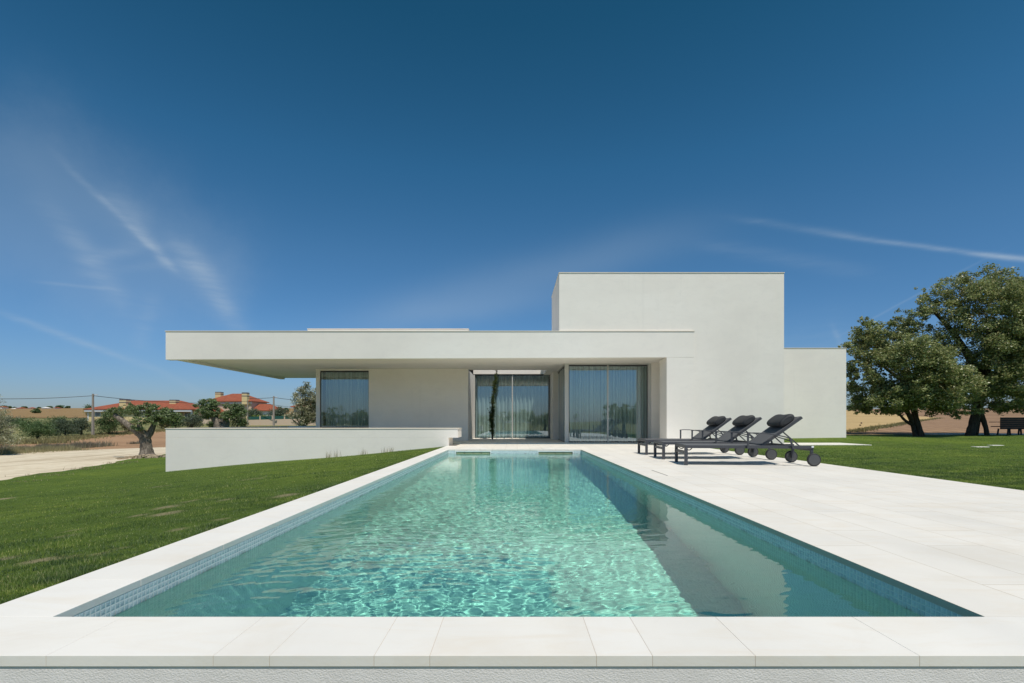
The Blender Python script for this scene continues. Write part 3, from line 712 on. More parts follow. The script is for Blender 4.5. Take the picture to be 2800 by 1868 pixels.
# raised terrace and its low wall
lw = empty('low_wall', (-6.3, YF, -1.2)); tag(lw, 'long low white garden wall with stone cap and stepped right end', 'wall')
MB().box(-10.59, -1.995, YF, YF+1.1, -1.5, .25).build('wall_body', 'plaster', lw, bevel=.004)
MB().box(-10.59, -1.715, YF+.0005, YF+1.1, .2505, .512).build('bench_top', 'plaster', lw, bevel=.004)
MB().box(-10.605, -1.70, YF-.012, YF+1.11, .514, .540).build('wall_cap', 'cap', lw, bevel=.002)
MB().box(-10.605, -10.3, YF+1.11, 23.3, .40, .54).build('wall_cap', 'cap', lw, bevel=.002)
MB().box(-10.3, -7.3, 23.2, 23.4, .30, .548).build('rear_kerb', 'plaster', lw)
o = MB().box(-10.59, -2.6, YF+1.11, 23.19, -1.4, .46).build('raised_terrace', 'deck'); tag(o, kind='structure')

# curtains
def curtain(x0, x1, y, z0, z1, period, amp, label, seed, yax=False):
    r = np.random.default_rng(seed); n = int(abs(x1-x0)/.008); t = np.linspace(0, 1, n); x = x0+(x1-x0)*t
    ph = 2*PI*(x/period)+1.6*np.interp(t, np.linspace(0, 1, 16), r.uniform(-1, 1, 16)); off = amp*np.sin(ph)+amp*.35*np.sin(2.3*ph+1)
    zz = np.linspace(z0, z1, 5); V = []
    for z in zz:
        o_ = off*(1+.15*(z1-z)/(z1-z0)); V.append(np.stack([x, y+o_, np.full(n, z)], -1) if not yax else np.stack([y+o_, x, np.full(n, z)], -1))
    V = np.concatenate(V); i, j = np.meshgrid(np.arange(4), np.arange(n-1), indexing='ij'); a = (i*n+j).ravel()
    o = np_mesh('curtain', V, np.stack([a, a+1, a+n+1, a+n], -1), 'curtain', origin=((x0+x1)/2 if not yax else y, y if not yax else (x0+x1)/2, z0), smooth=True)
    tag(o, label, 'curtain', 'sheer curtains behind the glass')
curtain(-7.22, -5.0, 19.62, .5, 2.69, .135, .055, 'sheer pale curtain behind the left window above the low wall', 1)
curtain(-1.90, 1.48, 22.10, .04, 2.72, .163, .055, 'sheer pleated curtain behind the middle window, sunlit beside the cypress', 2)
curtain(1.95, 5.2, 17.95, .05, 2.70, .13, .06, 'sheer curtain behind the large right window near the loungers', 3)
curtain(17.85, 20.2, 1.98, .05, 2.70, .14, .035, 'sheer curtain behind the narrow side glazing of the glass corner', 4, True)

# ---------------------------------------------------------------- sun loungers
def make_lounger():
    """local frame: origin on the ground under the middle of the foot legs, x towards the wheels, y across"""
    root = empty('sun_lounger', (0, 0, 0)); hw = .36
    m = MB()
    for s_ in (-1, 1): m.box(0, 2.08, s_*hw-.02, s_*hw+.02, .288, .336)
    m.box(0, .045, -hw+.02, hw-.02, .290, .334); m.box(2.035, 2.08, -hw+.02, hw-.02, .25, .30)
    m.box(1.28, 1.32, -hw+.02, hw-.02, .296, .33)
    fr = m.build('frame', 'metal_dark', root, bevel=.003)
    for s_ in (-1, 1):
        MB().box(0, .05, s_*hw-.025, s_*hw+.025, 0, .287).build('leg', 'metal_dark', root, bevel=.003)
    cb = MB().box(.01, .035, -hw+.026, hw-.026, .19, .24).build('crossbar', 'metal_dark', root, bevel=.003)
    for yy in (-.28, -.06, .18): MB().box(.006, .0098, yy-.006, yy+.006, .209, .221).build('bolt', 'hubcap', cb)
    # sling seat, dips slightly between the rails, wraps round the foot bar
    nx_, ny_ = 24, 12; V = []; Fq = []
    for i_ in range(nx_+1):
        for j_ in range(ny_+1):
            x = .012+1.30*i_/nx_; y = -hw+.022+(2*hw-.044)*j_/ny_; V.append((x, y, .340-.012*math.sin(PI*j_/ny_)*math.sin(PI*min(1, i_/nx_*1.02))))
    for i_ in range(nx_):
        for j_ in range(ny_): a_ = i_*(ny_+1)+j_; Fq.append((a_, a_+1, a_+ny_+2, a_+ny_+1))
    m = MB(); m.v = V; m.f = Fq; st = m.build('seat', 'sling', root, smooth=True)
    so = st.modifiers.new('s', 'SOLIDIFY'); so.thickness = .004
    # cable stay under the foot end
    for s_ in (-1, 1): MB().tube([(.03+.12*t, s_*(.30-.05*t), .300-.05*math.sin(PI*t*.9)) for t in np.linspace(0, 1, 9)], [.008]*9, 8).build('stay', 'rubber', root, smooth=True)
    # backrest
    ang = math.radians(36.5); Lb = .80; hx, hz = 1.27, .330; ca, sa = math.cos(ang), math.sin(ang)
    def bp(t, y, n=0): return (hx+ca*t-sa*n, y, hz+sa*t+ca*n)
    m = MB()
    for s_ in (-1, 1):
        y = s_*.325; b0 = len(m.v)
        for t, (n0, n1) in ((0, (-.02, .02)), (Lb, (-.02, .02))):
            for yy, nn in ((y-.015, n0), (y+.015, n0), (y+.015, n1), (y-.015, n1)): m.v.append(bp(t, yy, nn))
        m.f += [tuple(b0+q for q in f_) for f_ in ((0,1,2,3),(7,6,5,4),(0,4,5,1),(1,5,6,2),(2,6,7,3),(3,7,4,0))]
    m.bar(bp(Lb-.012, -.31), bp(Lb-.012, .31), .03, .03)
    m.build('backrest_frame', 'metal_dark', root, bevel=.002)
    m = MB(); V = []; n1, n2 = 16, 12
    for i_ in range(n1+1):
        for j_ in range(n2+1):
            t = .0+Lb*i_/n1; y = -.325+.65*j_/n2; V.append(bp(t, y, .023-.014*math.sin(PI*j_/n2)))
    m.v = V; m.f = [(i_*(n2+1)+j_, i_*(n2+1)+j_+1, (i_+1)*(n2+1)+j_+1, (i_+1)*(n2+1)+j_) for i_ in range(n1) for j_ in range(n2)]
    bk = m.build('backrest', 'sling', root, smooth=True); so = bk.modifiers.new('s', 'SOLIDIFY'); so.thickness = .004
    # support struts
    m = MB()
    for s_ in (-1, 1):
        m.bar(bp(.42, s_*.30, -.02), (1.88, s_*.32, .325), .012, .02);
    m.bar((1.66, -.31, .345), (1.66, .31, .345), .05, .02)
    m.build('support_strut', 'metal_dark', root)
    # head cushion: a soft bolster lying on the upper backrest
    V = []; n1, n2 = 16, 24
    for i_ in range(n1+1):
        u_ = [0, .006, .02, .05, .10, .18, .28, .38, .5, .62, .72, .82, .90, .95, .98, .994, 1][i_]; y = -.295+.59*u_; q_ = min(u_, 1-u_); e = float(np.interp(q_, [0, .006, .02, .05, .12], [.60, .80, .90, .97, 1]))
        pass
        for j_ in range(n2):
            a_ = 2*PI*j_/n2; cx = math.copysign(abs(math.cos(a_))**.75, math.cos(a_)); cz = math.copysign(abs(math.sin(a_))**.8, math.sin(a_))
            t = .595+.145*cx*e+.008*math.sin(9*u_); nn = .020+.068+.068*cz*e*(1-.08*math.sin(PI*u_)); V.append(bp(t, y, nn))
    m = MB(); m.v = V
    m.f = [(i_*n2+j_, i_*n2+(j_+1) % n2, (i_+1)*n2+(j_+1) % n2, (i_+1)*n2+j_) for i_ in range(n1) for j_ in range(n2)]+[tuple(range(n2)), tuple(n1*n2+q for q in reversed(range(n2)))]
    cu = m.build('cushion', 'cushion', root, smooth=True)
    for s_ in (-1, 1): MB().tube([bp(.595+.085*math.cos(a_), s_*.2955, .088+.038*math.sin(a_)) for a_ in np.linspace(0, 2*PI, 17)], [.004]*17, 6).build('piping', 'cushion', cu)
    # armrests
    for s_ in (-1, 1):
        y = s_*(hw+.045); m = MB()
        path = [(1.02, .298), (1.02, .545), (1.10, .552), (1.25, .545), (1.42, .525), (1.58, .492), (1.68, .470), (1.70, .455), (1.755, .290)]
        m.bar((1.02, y, .285), (1.02, y, .548), .022, .03); 
        pts = [(1.005, y, .540), (1.10, y, .548), (1.22, y, .545), (1.35, y, .533), (1.48, y, .512), (1.60, y, .486), (1.69, y, .462)]
        for p_, q_ in zip(pts[:-1], pts[1:]): m.bar(p_, q_, .04, .016)
        m.bar((1.685, y, .470), (1.745, y, .285), .022, .028)
        m.bar((1.44, y-s_*.02, .500), (1.72, y-s_*.02, .41), .012, .016)
        m.box(.995, 1.045, y-s_*.03-.016, y-s_*.03+.016, .288, .325) ; m.box(1.72, 1.77, y-s_*.03-.016, y-s_*.03+.016, .288, .33)
        m.build('armrest', 'metal_dark', root, bevel=.002)
    # wheels on vertical stems
    for s_ in (-1, 1):
        yc = s_*(hw+.055)
        w_ = MB().lathe(2.06, yc, .107, [(.085, -.022), (.100, -.021), (.107, -.014), (.107, .014), (.100, .021), (.085, .022)], 'y', 36).build('wheel', 'rubber', root, smooth=False)
        MB().lathe(2.06, yc, .107, [(.070, -.0255), (.088, -.0235), (.088, .0235), (.070, .0255)], 'y', 36).build('hub_cap', 'hubcap', w_)
        MB().box(2.035, 2.078, s_*(hw-.012)-.018, s_*(hw-.012)+.018, .09, .287).build('wheel_stem', 'metal_dark', root, bevel=.002)
    MB().box(2.040, 2.077, -hw-.0225, -hw-.0202, .305, .334).build('maker_tag', 'label_white', root)
    return root
def copy_tree(o, parent=None):
    c_ = o.copy(); COL.objects.link(c_)
    if parent is not None: c_.parent = parent
    for ch in list(o.children): copy_tree(ch, c_)
    return c_
lounger = make_lounger()
LS = [((2.93, 9.015), (4.99, 8.83), 'nearest of the three dark grey sun loungers on the deck, closest to the camera'),
      ((2.93, 10.37), (4.99, 10.28), 'middle one of the three dark grey sun loungers on the deck'),
      ((2.935, 11.73), (4.99, 11.71), 'farthest of the three dark grey sun loungers on the deck, closest to the house')]
for i_, (p, q, lab) in enumerate(LS):
    o = lounger if i_ == 0 else copy_tree(lounger)
    o.location = (p[0]-.02, p[1], 0); o.rotation_euler = (0, 0, math.atan2(q[1]-p[1], q[0]-p[0])); tag(o, lab, 'sun lounger', 'sun loungers on the stone deck')

# ---------------------------------------------------------------- plants
def leaf_mesh(name, blobs, n, size, mat, parent=None, seed=0, clusters=60, cr=.22, shell=.55, origin=(0, 0, 0), asp=.55, hang=0):
    """blobs: (cx,cy,cz,rx,ry,rz). Leaves gather in clumps spread through the outer part of every blob."""
    r = np.random.default_rng(seed); B = np.array(blobs, float); vol = (B[:, 3]*B[:, 4]*B[:, 5])**.72; vol /= vol.sum()
    nc = max(len(B)*4, clusters); bi = r.choice(len(B), nc, p=vol)
    d = r.normal(size=(nc, 3)); d /= np.linalg.norm(d, axis=1)[:, None]; rad = (shell+(1-shell)*r.random(nc))**.8
    Cc = B[bi, :3]+d*rad[:, None]*B[bi, 3:6]; crr = cr*B[bi, 3:6].mean(1)*r.uniform(.6, 1.35, nc)
    w = crr**1.5; ci = r.choice(nc, n, p=w/w.sum())
    g = r.normal(size=(n, 3)); g *= (np.minimum(np.linalg.norm(g, axis=1), 2.2)/np.linalg.norm(g, axis=1))[:, None]
    P = Cc[ci]+g*crr[ci][:, None]*np.array([.62, .62, .42])
    a = r.normal(size=(n, 3)); a[:, 2] = a[:, 2]*.65-hang; a /= np.linalg.norm(a, axis=1)[:, None]
    b = r.normal(size=(n, 3)); b[:, 2] *= .45; b -= (a*b).sum(1)[:, None]*a; b /= np.linalg.norm(b, axis=1)[:, None]
    s_ = size*r.uniform(.6, 1.4, n)[:, None]
    V = np.stack([P-a*s_*.5, P+b*s_*asp*.5, P+a*s_*.5, P-b*s_*asp*.5], 1).reshape(-1, 3)
    return np_mesh(name, V, np.arange(4*n).reshape(-1, 4), mat, parent=parent, origin=origin)
def limb(m, pts, radii, seg=10, jit=.1):
    """smooth the polyline by subdividing it"""
    P = [Vector(p) for p in pts]; n = len(P); Q = []; Rr = []
    for i_ in range(n-1):
        p0, p1, p2, p3 = P[max(0, i_-1)], P[i_], P[i_+1], P[min(n-1, i_+2)]
        for k in range(4):
            t = k/4; Q.append(.5*((2*p1)+(-p0+p2)*t+(2*p0-5*p1+4*p2-p3)*t*t+(-p0+3*p1-3*p2+p3)*t**3)); Rr.append(radii[i_]*(1-t)+radii[i_+1]*t)
    Q.append(P[-1]); Rr.append(radii[-1]); m.tube(Q, Rr, seg, jitter=jit); return m
def at(px, py, Y): return ((px-VX)/F*Y, Y, H+(VY-py)/F*Y)

# old olive beside the track
def olive(px, Yd, base_py, name, lab, trunk, limbs, blobs, n, seed):
    x, y = (px-VX)/F*Yd, Yd; z = Tf(x, y); k = Yd/F
    root = empty(name, (x, y, z)); tag(root, lab, 'olive tree', 'old pollarded olive trees')
    def W(p, dy=0): return ((p[0]-VX)*k, y+dy, H+(VY-p[1])*k)
    m = MB(); limb(m, [W(p) for p, r in trunk], [r for p, r in trunk], 18, .10)
    for L_ in limbs: limb(m, [W(p[:2], p[2]) for p in L_], [p[3] for p in L_], 10, .1)
    m.build('trunk', 'bark_olive', root, smooth=True)
    B = [(*W((b_[0], b_[1]), b_[2]), b_[3]*k*.9, b_[3]*k*.8, b_[4]*k*.88) for b_ in blobs]
    leaf_mesh('crown', B, n, .075, 'olive', root, seed, clusters=230, cr=.23, shell=.35)
    return root
olive(402, 27.4, 1252, 'olive_tree', 'old gnarled olive tree with thick trunk beside the chalk track',
      [((402, 1262), .52), ((402, 1250), .48), ((401, 1241), .34), ((400, 1222), .275), ((397, 1205), .27), ((394, 1190), .29), ((392, 1183), .25)],
      [[(392, 1194, 0, .24), (376, 1178, -.1, .18), (356, 1161, -.2, .15), (340, 1147, -.25, .14), (325, 1134, -.3, .11)], [(400, 1196, 0, .22), (409, 1180, .1, .16), (414, 1160, .2, .11), (420, 1140, .3, .08)],
       [(396, 1190, 0, .2), (394, 1170, -.3, .12), (388, 1145, -.3, .07)]],
      [(328, 1120, -.2, 26, 18), (308, 1128, 0, 14, 14), (345, 1112, .3, 22, 12), (378, 1122, 0, 34, 20), (398, 1112, .2, 28, 14), (420, 1128, .2, 34, 24), (398, 1158, -.5, 26, 24), (430, 1150, 0, 32, 24), (452, 1138, .3, 30, 22), (470, 1140, .3, 22, 18), (422, 1112, 0, 18, 12), (355, 1130, .2, 18, 10)], 15000, 11)
olive(608, 30, 1200, 'olive_tree', 'old two-headed olive tree standing behind the low white wall',
      [((606, 1250), .55), ((606, 1215), .42), ((604, 1185), .42), ((606, 1172), .36)],
      [[(602, 1180, 0, .34), (596, 1158, 0, .24), (585, 1142, 0, .18), (578, 1130, 0, .1)], [(612, 1178, 0, .26), (614, 1160, .1, .22), (618, 1140, .1, .13), (640, 1120, .2, .08)]],
      [(548, 1112, 0, 24, 18), (566, 1104, .2, 28, 18), (585, 1112, 0, 24, 18), (572, 1128, -.2, 32, 20), (556, 1125, .2, 18, 16), (590, 1132, .2, 20, 14), (628, 1112, 0, 22, 14), (640, 1120, .2, 26, 20), (648, 1128, 0, 18, 18), (626, 1138, -.2, 22, 16), (612, 1128, .2, 16, 14)], 15000, 12)
# rubble round the first olive
ox, oy, oz = (398-VX)/F*26.8, 26.8, 0
m = MB()
for q in range(150):
    a_ = random.uniform(0, 2*PI); r_ = random.uniform(.35, 1.15)*abs(random.gauss(.8, .25)); x = ox+math.cos(a_)*r_*1.15; y = oy+math.sin(a_)*r_; s_ = random.uniform(.03, .10); z = Tf(x, y)+.12*max(0, 1.1-r_)
    b0 = len(m.v); 
    for dx, dy, dz in ((-1,-1,-1),(1,-1,-1),(1,1,-1),(-1,1,-1),(-1,-1,1),(1,-1,1),(1,1,1),(-1,1,1)): m.v.append((x+dx*s_*random.uniform(.5, 1), y+dy*s_*random.uniform(.5, 1), z+dz*s_*random.uniform(.3, .7)))
    m.f += [tuple(b0+i_ for i_ in q_) for q_ in ((0,3,2,1),(4,5,6,7),(0,1,5,4),(1,2,6,5),(2,3,7,6),(3,0,4,7))]
tag(m.build('rubble', 'rock'), 'pale stones heaped round the foot of the old olive tree', 'stones', kind='stuff')

# holm oaks on the right
def oak(name, lab, base, blobs, trunks, n, seed, size=.10, mat='oak', bark='bark_oak', group='oak trees on the right lawn', cat='tree', clusters=900, cr=.22, shell=.35):
    x, y, z = base; root = empty(name, base); tag(root, lab, cat, group); k = y/F
    m = MB()
    for L_ in trunks: limb(m, [((p[0]-VX)*k*(1+p[2]/y), y+p[2], H+(VY-p[1])*k) for p in L_], [p[3] for p in L_], 12, .08)
    m.build('trunk', bark, root, smooth=True)
    B = [((b_[0]-VX)*k, y+b_[2], H+(VY-b_[1])*k, b_[3]*k, b_[5]*k if len(b_) > 5 else b_[3]*k, b_[4]*k) for b_ in blobs]
    rs = random.Random(seed)
    for b_ in list(B):          # small sprays of foliage reaching past every rounded mass
        for _ in range(5):
            v = Vector((rs.gauss(0, 1), rs.gauss(0, .6), rs.gauss(.1, .8))).normalized(); q_ = rs.uniform(.92, 1.16); r_ = rs.uniform(.22, .42)
            B.append((b_[0]+v.x*b_[3]*q_, b_[1]+v.y*b_[4]*q_, b_[2]+v.z*b_[5]*q_, r_, r_, r_*.7))
    leaf_mesh('crown', B, n, size, mat, root, seed, clusters=clusters, cr=cr, shell=shell)
    return root
YA = 23.6
oak('oak_tree', 'smaller spreading oak tree with leaning trunk beside the white side wing', ((2512-VX)/F*YA, YA, .1),
    [(2390, 905, 0, 46, 30), (2420, 935, 1, 60, 45), (2350, 960, 0, 42, 34), (2342, 1005, 0, 34, 36), (2338, 1040, -.5, 32, 34), (2370, 1010, -1, 60, 45), (2440, 990, -1.5, 75, 55), (2350, 1065, 0, 45, 40), (2400, 1090, -1, 70, 45), (2480, 1060, -1.5, 80, 60), (2550, 1040, -1, 70, 60), (2540, 1100, -.5, 60, 34), (2600, 1090, 0, 50, 36), (2600, 1010, .5, 60, 60), (2500, 930, 1, 60, 50), (2450, 1118, 0, 50, 20), (2365, 1105, 0, 45, 26), (2590, 1125, -.3, 28, 16), (2630, 1110, 0, 36, 22)],
    [[(2518, 1196, 0, .17), (2512, 1170, 0, .13), (2503, 1140, 0, .125), (2497, 1100, 0, .12), (2490, 1040, .2, .10), (2470, 980, .4, .07)], [(2504, 1195, 0, .11), (2497, 1168, 0, .085), (2488, 1140, -.3, .10), (2470, 1110, -.6, .07), (2450, 1080, -.8, .05)],
     [(2495, 1162, 0, .08), (2475, 1150, -.3, .06), (2455, 1128, -.5, .04)], [(2497, 1110, 0, .12), (2540, 1070, .3, .09), (2590, 1020, .4, .05)], [(2492, 1060, 0, .1), (2440, 1020, .2, .07), (2390, 980, 0, .04)]], 95000, 21)
YB = 24.2
oak('oak_tree', 'large broad oak tree with forked trunk at the right edge of the lawn', ((2668-VX)/F*YB, YB, .1),
    [(2560, 830, 0, 60, 42), (2500, 860, 0, 50, 34), (2530, 900, 1, 60, 45), (2620, 790, 0, 70, 40), (2700, 770, 0, 70, 36), (2760, 790, .5, 70, 40), (2650, 860, -1, 90, 70), (2740, 860, -1, 90, 70), (2600, 930, -.5, 80, 60), (2690, 960, -1.5, 100, 70), (2780, 940, -1, 90, 70), (2640, 1030, -1, 70, 50), (2700, 1050, -1.5, 80, 50), (2660, 1090, -1, 60, 34), (2720, 1095, -.5, 60, 34), (2640, 1118, -.5, 40, 18), (2745, 1120, -.3, 50, 16), (2850, 830, 0, 100, 80), (2860, 960, 0, 110, 90), (2850, 1040, 1, 90, 50), (2780, 1060, .5, 50, 40), (2920, 900, 0, 90, 90)],
    [[(2650, 1198, 0, .20), (2660, 1165, 0, .18), (2668, 1135, 0, .20), (2674, 1105, 0, .22), (2688, 1040, 0, .22), (2705, 960, .2, .22), (2715, 880, .2, .12)], [(2665, 1192, .8, .14), (2670, 1160, .6, .14), (2675, 1130, .3, .17)], [(2700, 1198, -.1, .11), (2696, 1172, -.05, .095), (2688, 1148, 0, .11), (2679, 1132, 0, .16)],
     [(2688, 1060, 0, .22), (2740, 1010, .2, .18), (2800, 980, .3, .15), (2880, 960, .3, .1)], [(2690, 1040, 0, .2), (2640, 960, 0, .15), (2590, 890, 0, .1), (2550, 850, 0, .05)], [(2700, 990, 0, .18), (2760, 900, 0, .12), (2800, 830, 0, .07)]], 150000, 22, cr=.19, clusters=1300)
# shrubs and trees in the distance, each placed on the ground
def shrub(px, pyb, pw, pyt, mat, lab, name='shrub', group='shrubs along the field edge', n=2600, seed=0, Yfix=None, trunk=False, size=None, cat='shrub', leafk=1.0):
    if Yfix: Y_ = Yfix; x = (px-VX)/F*Y_; y = Y_; z = Tf(x, y)
    else: x, y, z = hit(px, pyb)
    k = y/F; w = pw*k/2*1.12; h = (pyb-pyt)*k if not Yfix else (H+(VY-pyt)*k-z)
    h = max(h, w*.7)
    r = random.Random(seed+int(px)); B = []
    zb = z+(h*.32 if trunk else 0); hh = h*(.68 if trunk else 1)
    for q in range(9):
        a_ = r.uniform(0, 2*PI); rr = r.uniform(0, .55)*w; kz = r.uniform(.3, .72)
        B.append((x+math.cos(a_)*rr, y+math.sin(a_)*rr*.8, zb+hh*kz, w*r.uniform(.42, .62), w*r.uniform(.42, .62), hh*min(.45, (1-kz))*r.uniform(.75, 1.0)))
    B.append((x, y, zb+hh*.55, w*.55, w*.55, hh*.45)); B.append((x-w*.5, y, zb+hh*.33, w*.5, w*.45, hh*.33)); B.append((x+w*.5, y, zb+hh*.33, w*.5, w*.45, hh*.33))
    root = empty(name, (x, y, z)); tag(root, lab, cat, group)
    m = MB(); limb(m, [(x, y, z-.1), (x+.03*w, y, z+h*.3), (x, y, z+h*.6)], [max(.06, w*.07), max(.05, w*.05), .03], 8)
    m.build('trunk', 'bark_oak', root); leaf_mesh('foliage' if not trunk else 'crown', B, int(n*1.6), (size or max(.10, y/F*2.2))*leafk, mat, root, seed+5, clusters=150, cr=.34, shell=.3, asp=.8)
    return root
SH = [(20, 1165, 80, 1148, 'grey', 'low grey-green shrub behind the pale bush at the far left', 1800), (75, 1176, 90, 1146, 'green', 'mid green shrub rising behind the dark round shrub', 2600),
      (102, 1200, 100, 1153, 'green', 'big dark round shrub nearest the left end of the ploughed field', 5200), (152, 1192, 62, 1133, 'green', 'tall bright green shrub between the dark round shrub and the pole', 3600),
      (178, 1193, 60, 1140, 'grey', 'olive grey shrub left of the utility pole', 3400), (222, 1190, 60, 1136, 'grey', 'silver grey shrub touching the utility pole', 3400),
      (205, 1186, 60, 1150, 'green', 'low dark shrub between two silver grey ones', 2200), (298, 1189, 84, 1117, 'green', 'large dark shrub right of the utility pole', 6000),
      (352, 1181, 50, 1152, 'weeds', 'yellow-green broom shrub under the olive branches', 2000), (480, 1172, 50, 1134, 'green', 'dark green shrub before the porch of the yellow bungalow', 2600),
      (452, 1172, 44, 1140, 'weeds', 'yellow-green shrub right of the near olive crown', 1600), (525, 1172, 60, 1132, 'grey', 'rounded silver grey shrub above the left part of the low wall', 3200),
      (582, 1172, 34, 1149, 'green', 'small dark shrub at the foot of the beige wall', 1600), (648, 1170, 56, 1108, 'green', 'dark shrub behind the two-headed olive', 3600), (662, 1170, 30, 1145, 'green', 'low dark shrub beside the end pillar of the fence', 1400)]
for i_, (px, pb, pw, pt, mt, lab, n) in enumerate(SH): shrub(px, pb, pw, pt, mt, lab, n=n, seed=100+i_)
shrub(690, 1150, 62, 1110, 'grey', 'rounded grey olive tree behind the green fence screens, left one', n=3000, seed=130, Yfix=158, trunk=False, name='garden_tree', group='garden trees of the villa', cat='tree')
shrub(770, 1150, 66, 1112, 'grey', 'rounded grey olive tree behind the green fence screens, right one', n=3000, seed=131, Yfix=158, name='garden_tree', group='garden trees of the villa', cat='tree')
shrub(98, 1131, 23, 1117, 'green', 'lone dark round tree on the golden hillside', n=900, seed=140, name='round_tree', group='trees on the skyline', cat='tree')
for i_, (px, pt, pw, lab) in enumerate(((26, 1110, 10, 'small round tree left of the white village houses'), (41, 1113, 8, 'small tree between two white village houses'), (66, 1117, 14, 'low tree right of the orange roofed village house'), (107, 1113, 9, 'low tree on the skyline behind the lone tree'), (135, 1112, 16, 'low tree beside the small long village house'),
     (163, 1110.5, 21, 'wide low tree, left one of the pair on the ridge'), (185, 1110.5, 13, 'small tree, right one of the pair on the ridge'), (10, 1113, 20, 'dark trees at the far left end of the village'), (245, 1103, 27, 'round tree peeping over the left end of the red bungalow roof'), (518, 1105, 5, 'tiny tree on the ridge between the two villas'),
     (766, 1110, 13, 'round tree right of the tall pole on the skyline'), (783, 1114, 15, 'low round tree beside the pale leaved tree on the skyline'))):
    Yq = 640 if px < 240 else (300 if px < 500 else 420)
    shrub(px, 0, pw, pt, 'green', lab, n=700, seed=150+i_, Yfix=Yq, name='skyline_tree', group='trees on the skyline', cat='tree')
# pale leaved trees
def pale_tree(px, Y_, blobs, n, lab, seed, base=None):
    x = (px-VX)/F*Y_; z = Tf(x, Y_); root = empty('pale_tree', (x, Y_, z)); tag(root, lab, 'tree', 'young pale leaved trees'); k = Y_/F
    m = MB(); ax, ay, az = x, Y_, z
    top = H+(VY-min(b_[1] for b_ in blobs))*k
    limb(m, [(x, Y_, z-.1), (x+.05, Y_, z+(top-z)*.3), (x-.04, Y_, z+(top-z)*.6), (x+.03, Y_, top-.2)], [.09, .07, .05, .015], 8)
    for b_ in blobs: limb(m, [(x, Y_, z+(top-z)*.35), (((b_[0]-VX)*k+x)/2, Y_, (H+(VY-b_[1])*k+z+(top-z)*.35)/2), ((b_[0]-VX)*k, Y_+b_[2]*.5, H+(VY-b_[1])*k)], [.04, .03, .012], 6)
    m.build('trunk', 'bark_pale', root, smooth=True)
    B = [((b_[0]-VX)*k, Y_+b_[2], H+(VY-b_[1])*k, b_[3]*k, b_[3]*k, b_[4]*k) for b_ in blobs]
    leaf_mesh('crown', B, n, .062, 'pale', root, seed, clusters=420, cr=.30, shell=.15, asp=.6)
pale_tree(828, 27, [(835, 1056, 0, 14, 14), (820, 1072, .1, 18, 16), (845, 1078, 0, 20, 22), (822, 1098, 0, 22, 20), (850, 1105, .2, 24, 24), (835, 1125, -.1, 26, 20), (805, 1135, 0, 20, 12), (790, 1138, 0, 14, 8), (848, 1140, 0, 24, 18), (830, 1155, 0, 26, 14), (862, 1090, 0, 16, 26), (862, 1130, 0, 14, 24)], 17000, 'pale leaved young tree between the house corner and the villas', 31)
pale_tree(-12, 30, [(0, 1195, 0, 30, 26), (24, 1205, 0, 26, 20), (-30, 1205, 0, 34, 24), (5, 1130, 0, 22, 18), (2, 1155, 0, 26, 22), (14, 1175, 0, 24, 18), (38, 1180, 0, 16, 12), (8, 1195, 0, 26, 18), (-20, 1160, 0, 30, 40), (-30, 1100, 0, 28, 26), (30, 1165, 0, 12, 14)], 15000, 'pale leaved bush at the left edge beyond the chalk track', 32)
# slim cypress in the little court
cx, cyy = (1346.5-VX)/F*20.6, 20.6
cyp = empty('cypress', (cx, cyy, .03)); tag(cyp, 'slim leaning young cypress growing in front of the middle window', 'cypress')
m = MB(); limb(m, [(cx, cyy, 0), (cx-.01, cyy, .8), (cx+.03, cyy, 1.7), (cx+.13, cyy, 2.5), (cx+.22, cyy, 3.2)], [.035, .03, .022, .015, .006], 8)
limb(m, [(cx-.01, cyy, .75), (cx-.10, cyy-.02, 1.05), (cx-.19, cyy-.03, 1.25)], [.012, .009, .004], 6); m.build('trunk', 'bark_oak', cyp)
B = []
for t in np.linspace(0, 1, 26):
    z = .22+t*3.0; xx = cx+np.interp(z, [0, .8, 1.7, 2.5, 3.2], [0, -.01, .03, .13, .22]); r_ = np.interp(t, [0, .12, .3, .42, .6, .8, 1], [.08, .10, .11, .065, .08, .06, .02]); B.append((xx+random.uniform(-.02, .02), cyy+random.uniform(-.02, .02), z, r_, r_, .13))
for q in range(4): B.append((cx-.08-.04*q, cyy-.02, 1.0+.08*q, .04, .04, .05))
leaf_mesh('foliage', B, 9000, .042, 'cypress', cyp, 41, clusters=240, cr=.5, shell=.1, asp=.35, hang=-1)
# rough grass, weeds and brush (uncountable)
def tufts(name, P, h, w, mat, lab, seed, cat='grass'):
    r = np.random.default_rng(seed); P = np.asarray(P); n = len(P); z = T(P[:, 0], P[:, 1]); hh = r.uniform(.4, 1.0, n)*h*(.15+1.7*fbm(P[:, 0], P[:, 1], 1.3)**1.4); a = r.uniform(0, PI, n); b = r.uniform(0, 2*PI, n); l = hh*.5*r.random(n)
    dx, dy = np.cos(a)*w/2, np.sin(a)*w/2
    V = np.stack([np.stack([P[:, 0]-dx, P[:, 1]-dy, z], -1), np.stack([P[:, 0]+dx, P[:, 1]+dy, z], -1), np.stack([P[:, 0]+np.cos(b)*l, P[:, 1]+np.sin(b)*l, z+hh], -1)], 1).reshape(-1, 3)
    o = np_mesh(name, V, np.arange(3*n).reshape(-1, 3), mat); tag(o, lab, cat, kind='stuff')
def along(fx, y0, y1, n, sp, seed):
    r = np.random.default_rng(seed); y = r.uniform(y0, y1, n); return np.stack([fx(y)+r.normal(0, sp, n)-sp, y+r.normal(0, .3, n)], -1)
tufts('dry_grass', along(road_far, 22, 36, 16000, .7, 51), .42, .03, 'dry', 'dry straw coloured grass along the far side of the chalk track', 52)
pb = []
r = np.random.default_rng(53)
